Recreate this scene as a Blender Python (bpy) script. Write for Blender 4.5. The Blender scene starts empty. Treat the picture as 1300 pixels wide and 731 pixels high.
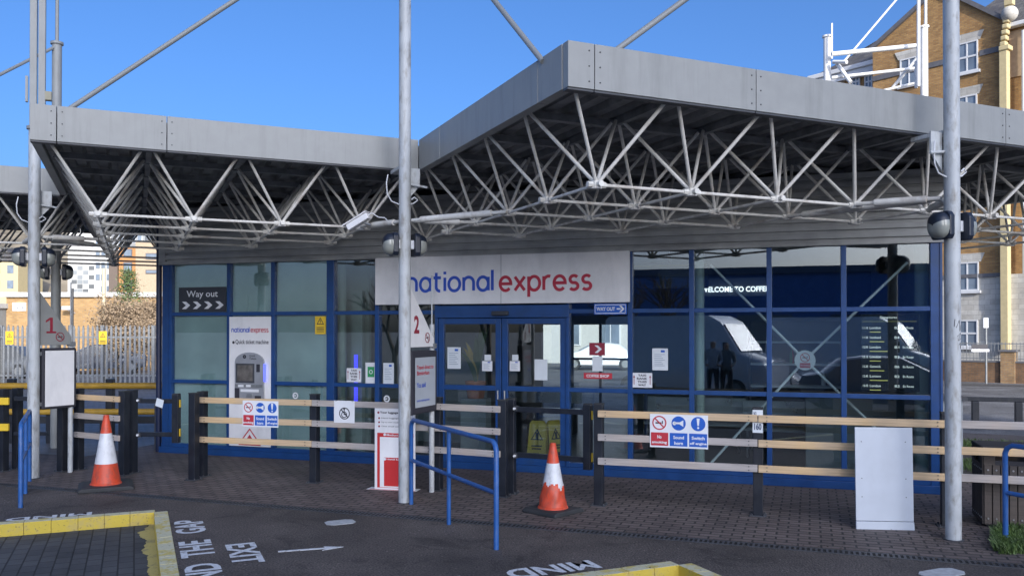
import bpy, math, random
from mathutils import Vector, Matrix
random.seed(7)
R = math.radians
scene = bpy.context.scene
COL = scene.collection

# ------------------------------------------------------------------ camera
EYE = 1.95
FPX = 1080.0
PITCH = R(0.5)
HOR = 420.0
CY = HOR - FPX * math.tan(PITCH)          # optical centre row
cam_d = bpy.data.cameras.new('camera')
cam = bpy.data.objects.new('camera', cam_d)
COL.objects.link(cam)
cam.location = (0, 0, EYE)
cam.rotation_euler = (R(90) + PITCH, 0, 0)
cam_d.sensor_width = 36
cam_d.lens = FPX / 1300 * 36
cam_d.shift_y = (CY - 365.5) / 1300.0
cam_d.clip_start = 0.05
cam_d.clip_end = 4000
scene.camera = cam

# ------------------------------------------------------------------ light
SUN_EL, SUN_AZ = R(21), R(20)             # azimuth measured behind the camera, to its right
world = bpy.data.worlds.new('World')
scene.world = world
world.use_nodes = True
wn = world.node_tree.nodes
wl = world.node_tree.links
bg = wn['Background']
sky = wn.new('ShaderNodeTexSky')
sky.sky_type = 'NISHITA'
sky.sun_disc = False
sky.sun_elevation = SUN_EL
to_sun = Vector((math.sin(SUN_AZ) * math.cos(SUN_EL), -math.cos(SUN_AZ) * math.cos(SUN_EL), math.sin(SUN_EL)))
sky.sun_rotation = math.atan2(to_sun.x, to_sun.y)
sky.altitude = 0
sky.air_density = 0.55
sky.dust_density = 5.0
sky.ozone_density = 5.0
hs = wn.new('ShaderNodeHueSaturation'); hs.inputs['Saturation'].default_value = 1.12
wl.new(sky.outputs[0], hs.inputs['Color']); wl.new(hs.outputs[0], bg.inputs[0])
bg.inputs[1].default_value = 0.15
sun_d = bpy.data.lights.new('sun', 'SUN')
sun_d.energy = 2.1
sun_d.angle = R(0.5)
sun_d.color = (1.0, 0.93, 0.82)
sun = bpy.data.objects.new('sun', sun_d)
COL.objects.link(sun)
sun.rotation_euler = to_sun.to_track_quat('Z', 'Y').to_euler()
sun.location = (10, -30, 40)
scene.view_settings.view_transform = 'Standard'
scene.view_settings.look = 'None'
scene.view_settings.gamma = 1
scene.view_settings.exposure = 1.05
scene.render.engine = 'CYCLES'
scene.cycles.max_bounces = 8
scene.cycles.transparent_max_bounces = 24
scene.cycles.sample_clamp_indirect = 4
scene.cycles.use_denoising = True
try:
    scene.cycles.denoiser = 'OPENIMAGEDENOISE'; scene.cycles.denoising_input_passes = 'RGB_ALBEDO_NORMAL'; scene.cycles.denoising_prefilter = 'ACCURATE'
except Exception: pass
scene.cycles.use_light_tree = False
world.cycles.sampling_method = 'MANUAL'; world.cycles.sample_map_resolution = 1024

# ------------------------------------------------------------------ geometry of the place
def ray(px, py):
    v = Vector(((px - 650) / FPX, -(py - CY) / FPX, -1.0))
    return Matrix.Rotation(R(90) + PITCH, 3, 'X') @ v
EYEV = Vector((0, 0, EYE))
def G(px, py, z=0.0):
    r = ray(px, py); t = (z - EYE) / r.z
    return EYEV + r * t
def plane_hit(px, py, M):
    """point (x, z) where the sight line meets the local plane y = 0 of frame M"""
    o = M.inverted() @ EYEV
    r = M.inverted().to_3x3() @ ray(px, py)
    t = -o.y / r.y
    p = o + r * t
    return p.x, p.z
def at_depth(px, py, Y):
    r = ray(px, py); return EYEV + r * (Y / r.y)
def frame(o, ang):
    return Matrix.Translation(Vector(o)) @ Matrix.Rotation(ang, 4, 'Z')

F0 = G(205, 573.9); F1 = G(1197, 627.4)
FANG = math.atan2(F1.y - F0.y, F1.x - F0.x)
FM = frame(F0, FANG)                       # facade frame: x along, y into the building
FW = (F1 - F0).length
def S(px, py, d=0.0):
    return plane_hit(px, py, FM @ Matrix.Translation((0, d, 0)))
Lc = at_depth(37.5, 130.4, 8.54)
AANG = R(23.9)
CM = frame((Lc.x, Lc.y, 0), AANG)          # canopy frame: x along the long fascias, y to the back
AV = Vector((math.cos(AANG), math.sin(AANG), 0)); BV = Vector((-math.sin(AANG), math.cos(AANG), 0))

# ------------------------------------------------------------------ mesh builder
class MB:
    def __init__(s): s.v = []; s.f = []; s.m = []
    def add(s, vs, fs, mi=0):
        o = len(s.v); s.v += [tuple(v) for v in vs]
        s.f += [tuple(i + o for i in f) for f in fs]; s.m += [mi] * len(fs)
        return s
    def box(s, x0, x1, y0, y1, z0, z1, M=None, mi=0):
        vs = [Vector((x, y, z)) for z in (z0, z1) for y in (y0, y1) for x in (x0, x1)]
        if M is not None: vs = [M @ v for v in vs]
        return s.add(vs, [(0, 2, 3, 1), (4, 5, 7, 6), (0, 1, 5, 4), (2, 6, 7, 3), (0, 4, 6, 2), (1, 3, 7, 5)], mi)
    def tube(s, p0, p1, r, seg=8, r1=None, mi=0, cap=True):
        p0 = Vector(p0); p1 = Vector(p1); r1 = r if r1 is None else r1
        d = p1 - p0
        if d.length < 1e-6: return s
        q = d.to_track_quat('Z', 'Y').to_matrix()
        vs = []; n = max(1, min(60, int(d.length / (r * 20))))
        for i in range(n + 1):
            t = i / n; rr = r + (r1 - r) * t; c = p0 + d * t
            for k in range(seg):
                a = 2 * math.pi * k / seg
                vs.append(c + (q @ Vector((math.cos(a), math.sin(a), 0))) * rr)
        fs = [(i * seg + k, i * seg + (k + 1) % seg, (i + 1) * seg + (k + 1) % seg, (i + 1) * seg + k) for i in range(n) for k in range(seg)]
        if cap:
            fs += [tuple(reversed(range(seg))), tuple(n * seg + k for k in range(seg))]
        return s.add(vs, fs, mi)
    def path(s, pts, r, seg=8, mi=0):
        for a, b in zip(pts[:-1], pts[1:]): s.tube(a, b, r, seg, mi=mi)
        return s
    def prism(s, pts, y0, y1, M=None, mi=0):
        """outline in (x, z), extruded along y"""
        n = len(pts)
        vs = [Vector((x, y0, z)) for x, z in pts] + [Vector((x, y1, z)) for x, z in pts]
        if M is not None: vs = [M @ v for v in vs]
        fs = [tuple(range(n)), tuple(reversed(range(n, 2 * n)))] + [(i, i + n, (i + 1) % n + n, (i + 1) % n) for i in range(n)]
        return s.add(vs, fs, mi)
    def slab(s, pts, z0, z1, mi=0):
        n = len(pts)
        vs = [Vector((p[0], p[1], z0)) for p in pts] + [Vector((p[0], p[1], z1)) for p in pts]
        fs = [tuple(reversed(range(n))), tuple(range(n, 2 * n))] + [(i, (i + 1) % n, (i + 1) % n + n, i + n) for i in range(n)]
        return s.add(vs, fs, mi)
    def lathe(s, prof, c=(0, 0, 0), seg=24, M=None, mi=0):
        vs = []; fs = []; n = len(prof)
        for k in range(seg):
            a = 2 * math.pi * k / seg
            for r, z in prof:
                v = Vector((c[0] + r * math.cos(a), c[1] + r * math.sin(a), c[2] + z))
                vs.append(M @ v if M is not None else v)
        for k in range(seg):
            k2 = (k + 1) % seg
            for i in range(n - 1):
                fs.append((k * n + i, k2 * n + i, k2 * n + i + 1, k * n + i + 1))
        return s.add(vs, fs, mi)
    def disc(s, c, r, M=None, seg=24, r0=0.0, mi=0, y=0.0, th=0.002):
        """ring or disc standing in the x-z plane"""
        vs = []; fs = []
        for k in range(seg):
            a = 2 * math.pi * k / seg
            for rr in (r, r0):
                for yy in (y, y - th):
                    v = Vector((c[0] + rr * math.cos(a), yy, c[1] + rr * math.sin(a)))
                    vs.append(M @ v if M is not None else v)
        for k in range(seg):
            a = k * 4; b = ((k + 1) % seg) * 4
            fs += [(a + 1, b + 1, b + 3, a + 3), (a, a + 2, b + 2, b), (a, b, b + 1, a + 1)]
            if r0 > 0: fs.append((a + 2, a + 3, b + 3, b + 2))
        return s.add(vs, fs, mi)
    def build(s, name, mats, parent=None, M=None, smooth=False, bevel=0, kind=None, label=None):
        me = bpy.data.meshes.new(name)
        used = sorted({i for f in s.f for i in f})
        if len(used) < len(s.v):
            ix = {j: i for i, j in enumerate(used)}
            s.v = [s.v[j] for j in used]; s.f = [tuple(ix[i] for i in f) for f in s.f]
        me.from_pydata(s.v, [], s.f)
        if not isinstance(mats, (list, tuple)): mats = [mats]
        for m in mats: me.materials.append(m)
        for p, mi in zip(me.polygons, s.m):
            p.material_index = mi
        if smooth:
            for p in me.polygons: p.use_smooth = True
            try: me.set_sharp_from_angle(angle=R(40))
            except Exception: pass
        me.update()
        o = bpy.data.objects.new(name, me)
        COL.objects.link(o)
        if parent is not None: o.parent = parent
        if M is not None: o.matrix_local = M
        if bevel:
            b = o.modifiers.new('bevel', 'BEVEL'); b.width = bevel; b.segments = 2; b.limit_method = 'ANGLE'
        if kind: o['kind'] = kind
        if label: o['label'] = label
        return o

def thing(name, label, cat, M=None, group=None):
    o = bpy.data.objects.new(name, None); COL.objects.link(o)
    o.empty_display_size = 0.2
    if M is not None: o.matrix_world = M
    o['label'] = label; o['category'] = cat
    if group: o['group'] = group
    return o
def tag(o, label, cat, group=None):
    o['label'] = label; o['category'] = cat
    if group: o['group'] = group
    return o
def kids(o): return [c for c in COL.objects if c.parent is o]
def dup(o, M, label=None, group=None):
    def cp(x, par):
        c = x.copy(); COL.objects.link(c)
        c.parent = par
        for k in kids(x): cp(k, c)
        return c
    r = cp(o, None); r.matrix_world = M
    if label: r['label'] = label
    if group: r['group'] = group
    return r

# ------------------------------------------------------------------ materials
def new_mat(name):
    m = bpy.data.materials.new(name); m.use_nodes = True
    nt = m.node_tree; b = nt.nodes['Principled BSDF']
    return m, nt, b
def rgba(c): return (c[0], c[1], c[2], 1)
def mat(name, col, rough=0.5, metal=0.0, var=0.12, scale=6.0, bump=0.0, bscale=60.0, dirt=None, dirt_amt=0.35, dirt_scale=(2, 2, 2), spec=0.5, coat=0.0, emit=None, estr=0.0, alpha=None):
    m, nt, b = new_mat(name); N = nt.nodes; K = nt.links
    tc = N.new('ShaderNodeTexCoord')
    nz = N.new('ShaderNodeTexNoise'); nz.inputs['Scale'].default_value = scale; nz.inputs['Detail'].default_value = 6
    K.new(tc.outputs['Object'], nz.inputs['Vector'])
    mix = N.new('ShaderNodeMix'); mix.data_type = 'RGBA'
    lo = [max(0, c * (1 - var)) for c in col]; hi = [min(1, c * (1 + var)) for c in col]
    mix.inputs['A'].default_value = rgba(lo); mix.inputs['B'].default_value = rgba(hi)
    rmp = N.new('ShaderNodeMapRange'); rmp.inputs['From Min'].default_value = .3; rmp.inputs['From Max'].default_value = .7
    K.new(nz.outputs['Fac'], rmp.inputs['Value']); K.new(rmp.outputs['Result'], mix.inputs['Factor'])
    out = mix.outputs['Result']
    if dirt is not None:
        mp = N.new('ShaderNodeMapping'); mp.inputs['Scale'].default_value = dirt_scale
        K.new(tc.outputs['Object'], mp.inputs['Vector'])
        n2 = N.new('ShaderNodeTexNoise'); n2.inputs['Scale'].default_value = 1.0; n2.inputs['Detail'].default_value = 8; n2.inputs['Roughness'].default_value = .65
        K.new(mp.outputs['Vector'], n2.inputs['Vector'])
        r2 = N.new('ShaderNodeMapRange'); r2.inputs['From Min'].default_value = .5; r2.inputs['From Max'].default_value = .72; r2.inputs['To Max'].default_value = dirt_amt
        K.new(n2.outputs['Fac'], r2.inputs['Value'])
        m2 = N.new('ShaderNodeMix'); m2.data_type = 'RGBA'; m2.inputs['B'].default_value = rgba(dirt)
        K.new(r2.outputs['Result'], m2.inputs['Factor']); K.new(out, m2.inputs['A'])
        out = m2.outputs['Result']
    K.new(out, b.inputs['Base Color'])
    b.inputs['Metallic'].default_value = metal
    b.inputs['Specular IOR Level'].default_value = spec
    b.inputs['Coat Weight'].default_value = coat
    rr = N.new('ShaderNodeMapRange'); rr.inputs['To Min'].default_value = max(0.02, rough - .08); rr.inputs['To Max'].default_value = min(1, rough + .08)
    K.new(nz.outputs['Fac'], rr.inputs['Value']); K.new(rr.outputs['Result'], b.inputs['Roughness'])
    if bump:
        n3 = N.new('ShaderNodeTexNoise'); n3.inputs['Scale'].default_value = bscale; n3.inputs['Detail'].default_value = 4
        K.new(tc.outputs['Object'], n3.inputs['Vector'])
        bp = N.new('ShaderNodeBump'); bp.inputs['Strength'].default_value = bump; bp.inputs['Distance'].default_value = .01
        K.new(n3.outputs['Fac'], bp.inputs['Height']); K.new(bp.outputs['Normal'], b.inputs['Normal'])
    if emit:
        b.inputs['Emission Color'].default_value = rgba(emit); b.inputs['Emission Strength'].default_value = estr
        m.cycles.emission_sampling = 'NONE'
    return m
def brick(name, c1, c2, mortar, bw=.225, bh=.075, ms=.01, plane='xz', rough=.85, bump=.4, var=.35, bias=0.0, big=None, offset=.5, ang=0.0, shift=0.0):
    """running-bond units on the x-z or x-y plane of the object"""
    m, nt, b = new_mat(name); N = nt.nodes; K = nt.links
    tc = N.new('ShaderNodeTexCoord')
    src = tc.outputs['Object']
    mp = N.new('ShaderNodeMapping'); K.new(src, mp.inputs['Vector'])
    if plane == 'xz': mp.inputs['Rotation'].default_value = (R(-90), 0, 0)
    else: mp.inputs['Rotation'].default_value = (0, 0, ang)
    bt = N.new('ShaderNodeTexBrick')
    bt.inputs['Scale'].default_value = 1.0
    bt.inputs['Brick Width'].default_value = bw; bt.inputs['Row Height'].default_value = bh
    bt.inputs['Mortar Size'].default_value = ms; bt.inputs['Mortar Smooth'].default_value = .3
    bt.inputs['Bias'].default_value = bias; bt.offset = offset
    bt.inputs['Color1'].default_value = rgba(c1); bt.inputs['Color2'].default_value = rgba(c2); bt.inputs['Mortar'].default_value = rgba(mortar)
    K.new(mp.outputs['Vector'], bt.inputs['Vector'])
    nz = N.new('ShaderNodeTexNoise'); nz.inputs['Scale'].default_value = 1.3; nz.inputs['Detail'].default_value = 8; nz.inputs['Roughness'].default_value = .7
    K.new(src, nz.inputs['Vector'])
    mr = N.new('ShaderNodeMapRange'); mr.inputs['From Min'].default_value = .3; mr.inputs['From Max'].default_value = .7
    mr.inputs['To Min'].default_value = 1 - var; mr.inputs['To Max'].default_value = 1 + var
    K.new(nz.outputs['Fac'], mr.inputs['Value'])
    mul = N.new('ShaderNodeVectorMath'); mul.operation = 'SCALE'
    K.new(bt.outputs['Color'], mul.inputs[0]); K.new(mr.outputs['Result'], mul.inputs['Scale'])
    fine = N.new('ShaderNodeTexNoise'); fine.inputs['Scale'].default_value = 90; fine.inputs['Detail'].default_value = 3
    K.new(src, fine.inputs['Vector'])
    mr2 = N.new('ShaderNodeMapRange'); mr2.inputs['To Min'].default_value = .7; mr2.inputs['To Max'].default_value = 1.3
    K.new(fine.outputs['Fac'], mr2.inputs['Value'])
    mul2 = N.new('ShaderNodeVectorMath'); mul2.operation = 'SCALE'
    K.new(mul.outputs['Vector'], mul2.inputs[0]); K.new(mr2.outputs['Result'], mul2.inputs['Scale'])
    K.new(mul2.outputs['Vector'], b.inputs['Base Color'])
    b.inputs['Roughness'].default_value = rough
    bp = N.new('ShaderNodeBump'); bp.inputs['Strength'].default_value = bump; bp.inputs['Distance'].default_value = .01
    inv = N.new('ShaderNodeMath'); inv.operation = 'SUBTRACT'; inv.inputs[0].default_value = 1
    K.new(bt.outputs['Fac'], inv.inputs[1])
    ad = N.new('ShaderNodeMath'); ad.operation = 'MULTIPLY_ADD'; ad.inputs[1].default_value = .35
    K.new(fine.outputs['Fac'], ad.inputs[0]); K.new(inv.outputs[0], ad.inputs[2])
    K.new(ad.outputs[0], bp.inputs['Height']); K.new(bp.outputs['Normal'], b.inputs['Normal'])
    return m
def glass_mat(name, tint, ior=1.6, rough=0.0, extra=0.0):
    m = bpy.data.materials.new(name); m.use_nodes = True; nt = m.node_tree; N = nt.nodes; K = nt.links
    for n in list(N): N.remove(n)
    o = N.new('ShaderNodeOutputMaterial'); mx = N.new('ShaderNodeMixShader')
    tr = N.new('ShaderNodeBsdfTransparent'); tr.inputs[0].default_value = rgba(tint)
    gl = N.new('ShaderNodeBsdfGlossy'); gl.inputs['Roughness'].default_value = rough
    lw = N.new('ShaderNodeLayerWeight'); lw.inputs[0].default_value = .5
    pw_ = N.new('ShaderNodeMath'); pw_.operation = 'POWER'; pw_.inputs[1].default_value = 5; K.new(lw.outputs['Facing'], pw_.inputs[0])
    f0 = ((ior - 1) / (ior + 1)) ** 2
    fr = N.new('ShaderNodeMath'); fr.operation = 'MULTIPLY_ADD'; fr.inputs[1].default_value = 1 - f0; fr.inputs[2].default_value = f0; K.new(pw_.outputs[0], fr.inputs[0])
    ad = N.new('ShaderNodeMath'); ad.operation = 'ADD'; ad.inputs[1].default_value = extra; ad.use_clamp = True
    tc = N.new('ShaderNodeTexCoord'); nz = N.new('ShaderNodeTexNoise'); nz.inputs['Scale'].default_value = 1.2
    bp = N.new('ShaderNodeBump'); bp.inputs['Strength'].default_value = .006; bp.inputs['Distance'].default_value = .02
    K.new(tc.outputs['Object'], nz.inputs['Vector']); K.new(nz.outputs['Fac'], bp.inputs['Height']); K.new(bp.outputs['Normal'], gl.inputs['Normal'])
    K.new(fr.outputs[0], ad.inputs[0]); K.new(ad.outputs[0], mx.inputs[0]); K.new(tr.outputs[0], mx.inputs[1]); K.new(gl.outputs[0], mx.inputs[2])
    K.new(mx.outputs[0], o.inputs[0])
    return m

grey = (.42, .44, .46)
M_ = {}
M_['fascia'] = mat('fascia_grey_paint', (.285, .29, .275), .45, var=.06, dirt=(.16, .165, .15), dirt_amt=.4, dirt_scale=(9, 9, .7), bump=.05, bscale=8)
M_['post'] = mat('post_white_paint', (.46, .48, .48), .45, var=.1, dirt=(.16, .13, .09), dirt_amt=.75, dirt_scale=(14, 14, 5), bump=.1, bscale=40)
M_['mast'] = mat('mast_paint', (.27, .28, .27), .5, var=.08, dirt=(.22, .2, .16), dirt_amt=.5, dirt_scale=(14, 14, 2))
M_['mast_white'] = mat('mast_white_paint', (.75, .75, .73), .5, var=.05)
M_['truss'] = mat('truss_white_paint', (.68, .66, .60), .5, var=.12, dirt=(.25, .16, .09), dirt_amt=.55, dirt_scale=(5, 5, 5))
M_['deck'] = mat('roof_deck_metal', (.19, .195, .195), .55, var=.3, dirt=(.06, .06, .055), dirt_amt=.7, dirt_scale=(2, 2, 2))
M_['darksteel'] = mat('dark_steel', (.05, .053, .06), .5, var=.2)
M_['roof'] = mat('roof_felt', (.25, .25, .25), .8)
M_['clad'] = mat('cladding_grey', (.36, .365, .355), .5, var=.12, dirt=(.16, .16, .15), dirt_amt=.5, dirt_scale=(1, 1, 6))
M_['blue'] = mat('frame_blue_paint', (.010, .055, .19), .35, var=.12, dirt=(.02, .05, .11), dirt_amt=.5, dirt_scale=(3, 3, 6))
M_['railblue'] = mat('handrail_blue_paint', (.02, .10, .32), .4, var=.12, dirt=(.15, .2, .3), dirt_amt=.45, dirt_scale=(30, 30, 9))
M_['glass'] = glass_mat('window_glass', (.86, .93, .93), 2.2)
M_['film'] = mat('frosted_window_film', (.44, .52, .50), .12, var=.22, scale=1.1, dirt=(.5, .55, .55), dirt_amt=.35, dirt_scale=(1.5, 1.5, .5), spec=.7, coat=.6)
M_['sign'] = mat('sign_white_panel', (.8, .79, .78), .45, var=.04, dirt=(.42, .42, .42), dirt_amt=.3, dirt_scale=(3, 3, 1))
M_['letblue'] = mat('lettering_blue', (.02, .08, .5), .4, var=.03)
M_['letred'] = mat('lettering_red', (.5, .02, .045), .4, var=.03)
M_['white'] = mat('white_vinyl', (.75, .76, .77), .5, var=.03)
M_['paper'] = mat('paper', (.68, .72, .74), .7, var=.05)
M_['ink'] = mat('dark_ink', (.03, .03, .04), .6, var=.05)
M_['charcoal'] = mat('charcoal_panel', (.035, .038, .045), .45, var=.08)
M_['black'] = mat('black_post_paint', (.012, .015, .022), .38, var=.2, bump=.08, bscale=50, dirt=(.05, .05, .05), dirt_amt=.4, dirt_scale=(8, 8, 3))
M_['red'] = mat('red_print', (.55, .03, .03), .45, var=.05)
M_['signblue'] = mat('sign_blue_print', (.02, .11, .48), .4, var=.03)
M_['signred'] = mat('sign_red_print', (.5, .035, .05), .4, var=.03)
M_['yellow'] = mat('yellow_plastic', (.75, .5, .03), .5, var=.08)
M_['green'] = mat('green_print', (.03, .3, .1), .5, var=.03)
M_['pink'] = mat('faded_red_print', (.28, .02, .04), .5, var=.1)
M_['galv'] = mat('galvanised_steel', (.23, .24, .245), .5, metal=.3, var=.2, scale=20)
M_['rubber'] = mat('black_rubber', (.03, .032, .034), .7, var=.2, bump=.1)
M_['lens'] = mat('lamp_lens', (.25, .26, .23), .2, var=.15, coat=.5)
M_['lamp'] = mat('lamp_housing', (.012, .017, .03), .35, var=.1)
M_['orange'] = mat('cone_orange', (.62, .07, .025), .45, var=.12, dirt=(.22, .07, .05), dirt_amt=.8, dirt_scale=(16, 16, 9))
M_['coneband'] = mat('cone_white_band', (.66, .67, .68), .4, var=.06, dirt=(.3, .3, .3), dirt_amt=.6, dirt_scale=(14, 14, 8))
M_['screen'] = mat('screen_dark', (.01, .012, .015), .15, var=.1)
M_['interior'] = mat('interior_wall_grey', (.2, .22, .24), .8, var=.1)
M_['inlight'] = mat('interior_pale_green', (.34, .40, .38), .6, var=.05)
M_['infloor'] = mat('interior_floor', (.09, .09, .09), .35, var=.15)
M_['steel'] = mat('brushed_steel', (.5, .5, .5), .3, metal=.8, var=.08)
M_['gold'] = mat('yellow_tube_paint', (.5, .3, .04), .45, var=.15, dirt=(.2, .13, .05), dirt_amt=.5, dirt_scale=(5, 5, 5))
M_['leaf'] = mat('leaf_dark', (.05, .09, .03), .6, var=.3)
M_['straw'] = mat('dry_leaf', (.45, .3, .07), .7, var=.2)
M_['terracotta'] = mat('terracotta', (.4, .12, .05), .8)
M_['whitepaint'] = mat('white_upvc', (.62, .63, .64), .4, var=.03)
M_['winglass'] = mat('far_window_glass', (.16, .2, .25), .08, var=.3, scale=1, coat=1.0)
M_['slate'] = brick('slate_roof', (.07, .07, .08), (.11, .105, .1), (.04, .04, .04), .3, .2, .008, 'xz', var=.4)
M_['apbrick'] = brick('ochre_brick', (.42, .245, .09), (.29, .155, .055), (.22, .17, .11), .225, .075, .008, 'xz', var=.25)
M_['apstone'] = brick('pale_block', (.50, .49, .45), (.42, .40, .36), (.33, .32, .29), .45, .22, .01, 'xz', var=.25)
M_['dkbrick'] = brick('boundary_brick', (.18, .10, .05), (.12, .07, .04), (.1, .08, .06), .225, .075, .01, 'xz', var=.4)
M_['ltbrick'] = brick('shed_brick', (.44, .27, .11), (.34, .20, .08), (.3, .24, .16), .225, .075, .008, 'xz', var=.2)
M_['render'] = mat('white_render', (.50, .50, .48), .8, var=.06)
M_['greypanel'] = mat('grey_panel', (.25, .27, .28), .7, var=.06)
M_['orangecl'] = mat('orange_cladding', (.42, .2, .07), .7, var=.06)
M_['browncl'] = mat('brown_cladding', (.13, .10, .08), .7, var=.06)
M_['cream'] = mat('cream_stone', (.52, .43, .24), .7, var=.08)
M_['lead'] = mat('lead_grey', (.12, .12, .13), .6)

def timber(name, fresh, grey_, seed):
    m, nt, b = new_mat(name); N = nt.nodes; K = nt.links
    tc = N.new('ShaderNodeTexCoord'); mp = N.new('ShaderNodeMapping'); mp.inputs['Scale'].default_value = (1.2, 30, 30); mp.inputs['Location'].default_value = (seed, seed, 0)
    K.new(tc.outputs['Object'], mp.inputs['Vector'])
    n1 = N.new('ShaderNodeTexNoise'); n1.inputs['Scale'].default_value = 2; n1.inputs['Detail'].default_value = 6; K.new(mp.outputs[0], n1.inputs['Vector'])
    n2 = N.new('ShaderNodeTexNoise'); n2.inputs['Scale'].default_value = 1.1; n2.inputs['Detail'].default_value = 4; K.new(tc.outputs['Object'], n2.inputs['Vector'])
    mx = N.new('ShaderNodeMix'); mx.data_type = 'RGBA'; mx.inputs['A'].default_value = rgba(fresh); mx.inputs['B'].default_value = rgba(grey_)
    rm = N.new('ShaderNodeMapRange'); rm.inputs['From Min'].default_value = .42; rm.inputs['From Max'].default_value = .58; K.new(n2.outputs['Fac'], rm.inputs['Value']); K.new(rm.outputs[0], mx.inputs['Factor'])
    r2 = N.new('ShaderNodeMapRange'); r2.inputs['To Min'].default_value = .5; r2.inputs['To Max'].default_value = 1.35; K.new(n1.outputs['Fac'], r2.inputs['Value'])
    sc = N.new('ShaderNodeVectorMath'); sc.operation = 'SCALE'; K.new(mx.outputs['Result'], sc.inputs[0]); K.new(r2.outputs[0], sc.inputs['Scale'])
    K.new(sc.outputs[0], b.inputs['Base Color']); b.inputs['Roughness'].default_value = .75
    bp = N.new('ShaderNodeBump'); bp.inputs['Strength'].default_value = .3; bp.inputs['Distance'].default_value = .005
    K.new(n1.outputs['Fac'], bp.inputs['Height']); K.new(bp.outputs[0], b.inputs['Normal'])
    return m
M_['timber'] = timber('fresh_timber', (.70, .47, .23), (.60, .44, .27), 0)
M_['timber_grey'] = timber('weathered_timber', (.50, .42, .35), (.44, .40, .37), 5)
M_['binwood'] = timber('bin_wood', (.10, .08, .065), (.07, .06, .055), 9)

# ------------------------------------------------------------------ lettering
def glyphs(txt, bold=0.0):
    cu = bpy.data.curves.new('lettering', 'FONT'); cu.body = txt; cu.offset = bold; cu.resolution_u = 3
    cu.extrude = 0.0
    o = bpy.data.objects.new('lettering_source', cu); COL.objects.link(o)
    dg = bpy.context.evaluated_depsgraph_get(); dg.update()
    me = bpy.data.meshes.new_from_object(o.evaluated_get(dg))
    vs = [v.co.copy() for v in me.vertices]; fs = [tuple(p.vertices) for p in me.polygons]
    bpy.data.objects.remove(o); bpy.data.curves.remove(cu); bpy.data.meshes.remove(me)
    return vs, fs
def text_into(mb, txt, x0, x1, z0, z1, y, M=None, mi=0, bold=0.0, th=0.0015, flat=False, shear=0):
    """lettering fitted to the box x0..x1, z0..z1, standing at local y (front face towards -y), or lying flat with z -> y"""
    vs, fs = glyphs(txt, bold)
    if not vs: return mb
    ax, bx = min(v.x for v in vs), max(v.x for v in vs); ay, by = min(v.y for v in vs), max(v.y for v in vs)
    out = []
    for v in vs:
        x = x0 + (v.x - ax) / (bx - ax) * (x1 - x0); z = z0 + (v.y - ay) / max(1e-6, by - ay) * (z1 - z0)
        p = Vector((x, z, y)) if flat else Vector((x, y, z))
        out.append(M @ p if M is not None else p)
    mb.add(out, fs, mi)
    return mb

M_['rod'] = mat('tie_rod_paint', (.26, .27, .26), .5, var=.06, scale=1.5)
M_['poster'] = mat('faded_poster', (.42, .45, .48), .4, var=.05, coat=.5)
def ribbon(mb, pts, w, y, M=None, mi=0):
    """constant-width stroke along a polyline in the x-z plane, mitred, one strip"""
    n = len(pts); P = [Vector((p[0], p[1])) for p in pts]; closed = (P[0] - P[-1]).length < 1e-5
    if closed: P = P[:-1]; n -= 1
    vs = []
    for i in range(n):
        a = P[(i - 1) % n] if (i > 0 or closed) else None; b = P[(i + 1) % n] if (i < n - 1 or closed) else None
        d1 = (P[i] - a).normalized() if a is not None else None; d2 = (b - P[i]).normalized() if b is not None else None
        if d1 is None: d1 = d2
        if d2 is None: d2 = d1
        t = (d1 + d2).normalized(); nrm = Vector((-t.y, t.x)); k = w / 2 / max(.4, nrm.dot(Vector((-d1.y, d1.x))))
        vs += [(P[i].x + nrm.x * k, y, P[i].y + nrm.y * k), (P[i].x - nrm.x * k, y, P[i].y - nrm.y * k)]
    fs = [(2 * i + 1, 2 * i, 2 * i + 2, 2 * i + 3) for i in range(n - 1)]
    if closed: fs.append((2 * n - 1, 2 * n - 2, 0, 1))
    mb.add([M @ Vector(v) if M is not None else v for v in vs], fs, mi)
def arc(cx, cz, rx, rz, a0, a1, n=16): return [(cx + rx * math.cos(R(a0 + (a1 - a0) * i / n)), cz + rz * math.sin(R(a0 + (a1 - a0) * i / n))) for i in range(n + 1)]
GL_ = {'n': (.74, [[(0, 0), (0, 1)], [(0, .5)] + arc(.37, .6, .37, .4, 170, 0) + [(.74, 0)]]),
       'a': (.80, [arc(.40, .5, .40, .5, 0, 360, 28), [(.8, 1), (.8, 0)]]),
       't': (.50, [[(.14, 1.38), (.14, .3)] + arc(.42, .3, .28, .3, 190, 275, 8), [(-.08, 1), (.5, 1)]]),
       'i': (.0, [[(0, 0), (0, 1)], [(0, 1.25), (0, 1.45)]]),
       'o': (.84, [arc(.42, .5, .42, .5, 0, 360, 28)]),
       'l': (.0, [[(0, 0), (0, 1.5)]]),
       'e': (.80, [[(.04, .5)] + [(.8, .5)] + arc(.40, .5, .40, .5, 4, 318, 26)]),
       'x': (.72, [[(0, 1), (.72, 0)], [(.72, 1), (0, 0)]]),
       'p': (.80, [[(0, 1), (0, -.48)], arc(.40, .5, .40, .5, 180, 540, 28)]),
       'r': (.44, [[(0, 0), (0, 1)], [(0, .5)] + arc(.36, .6, .36, .4, 165, 72, 9)]),
       's': (.60, [arc(.32, .74, .28, .26, 35, 250, 12) + arc(.30, .255, .30, .255, 68, -145, 12)])}
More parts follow.
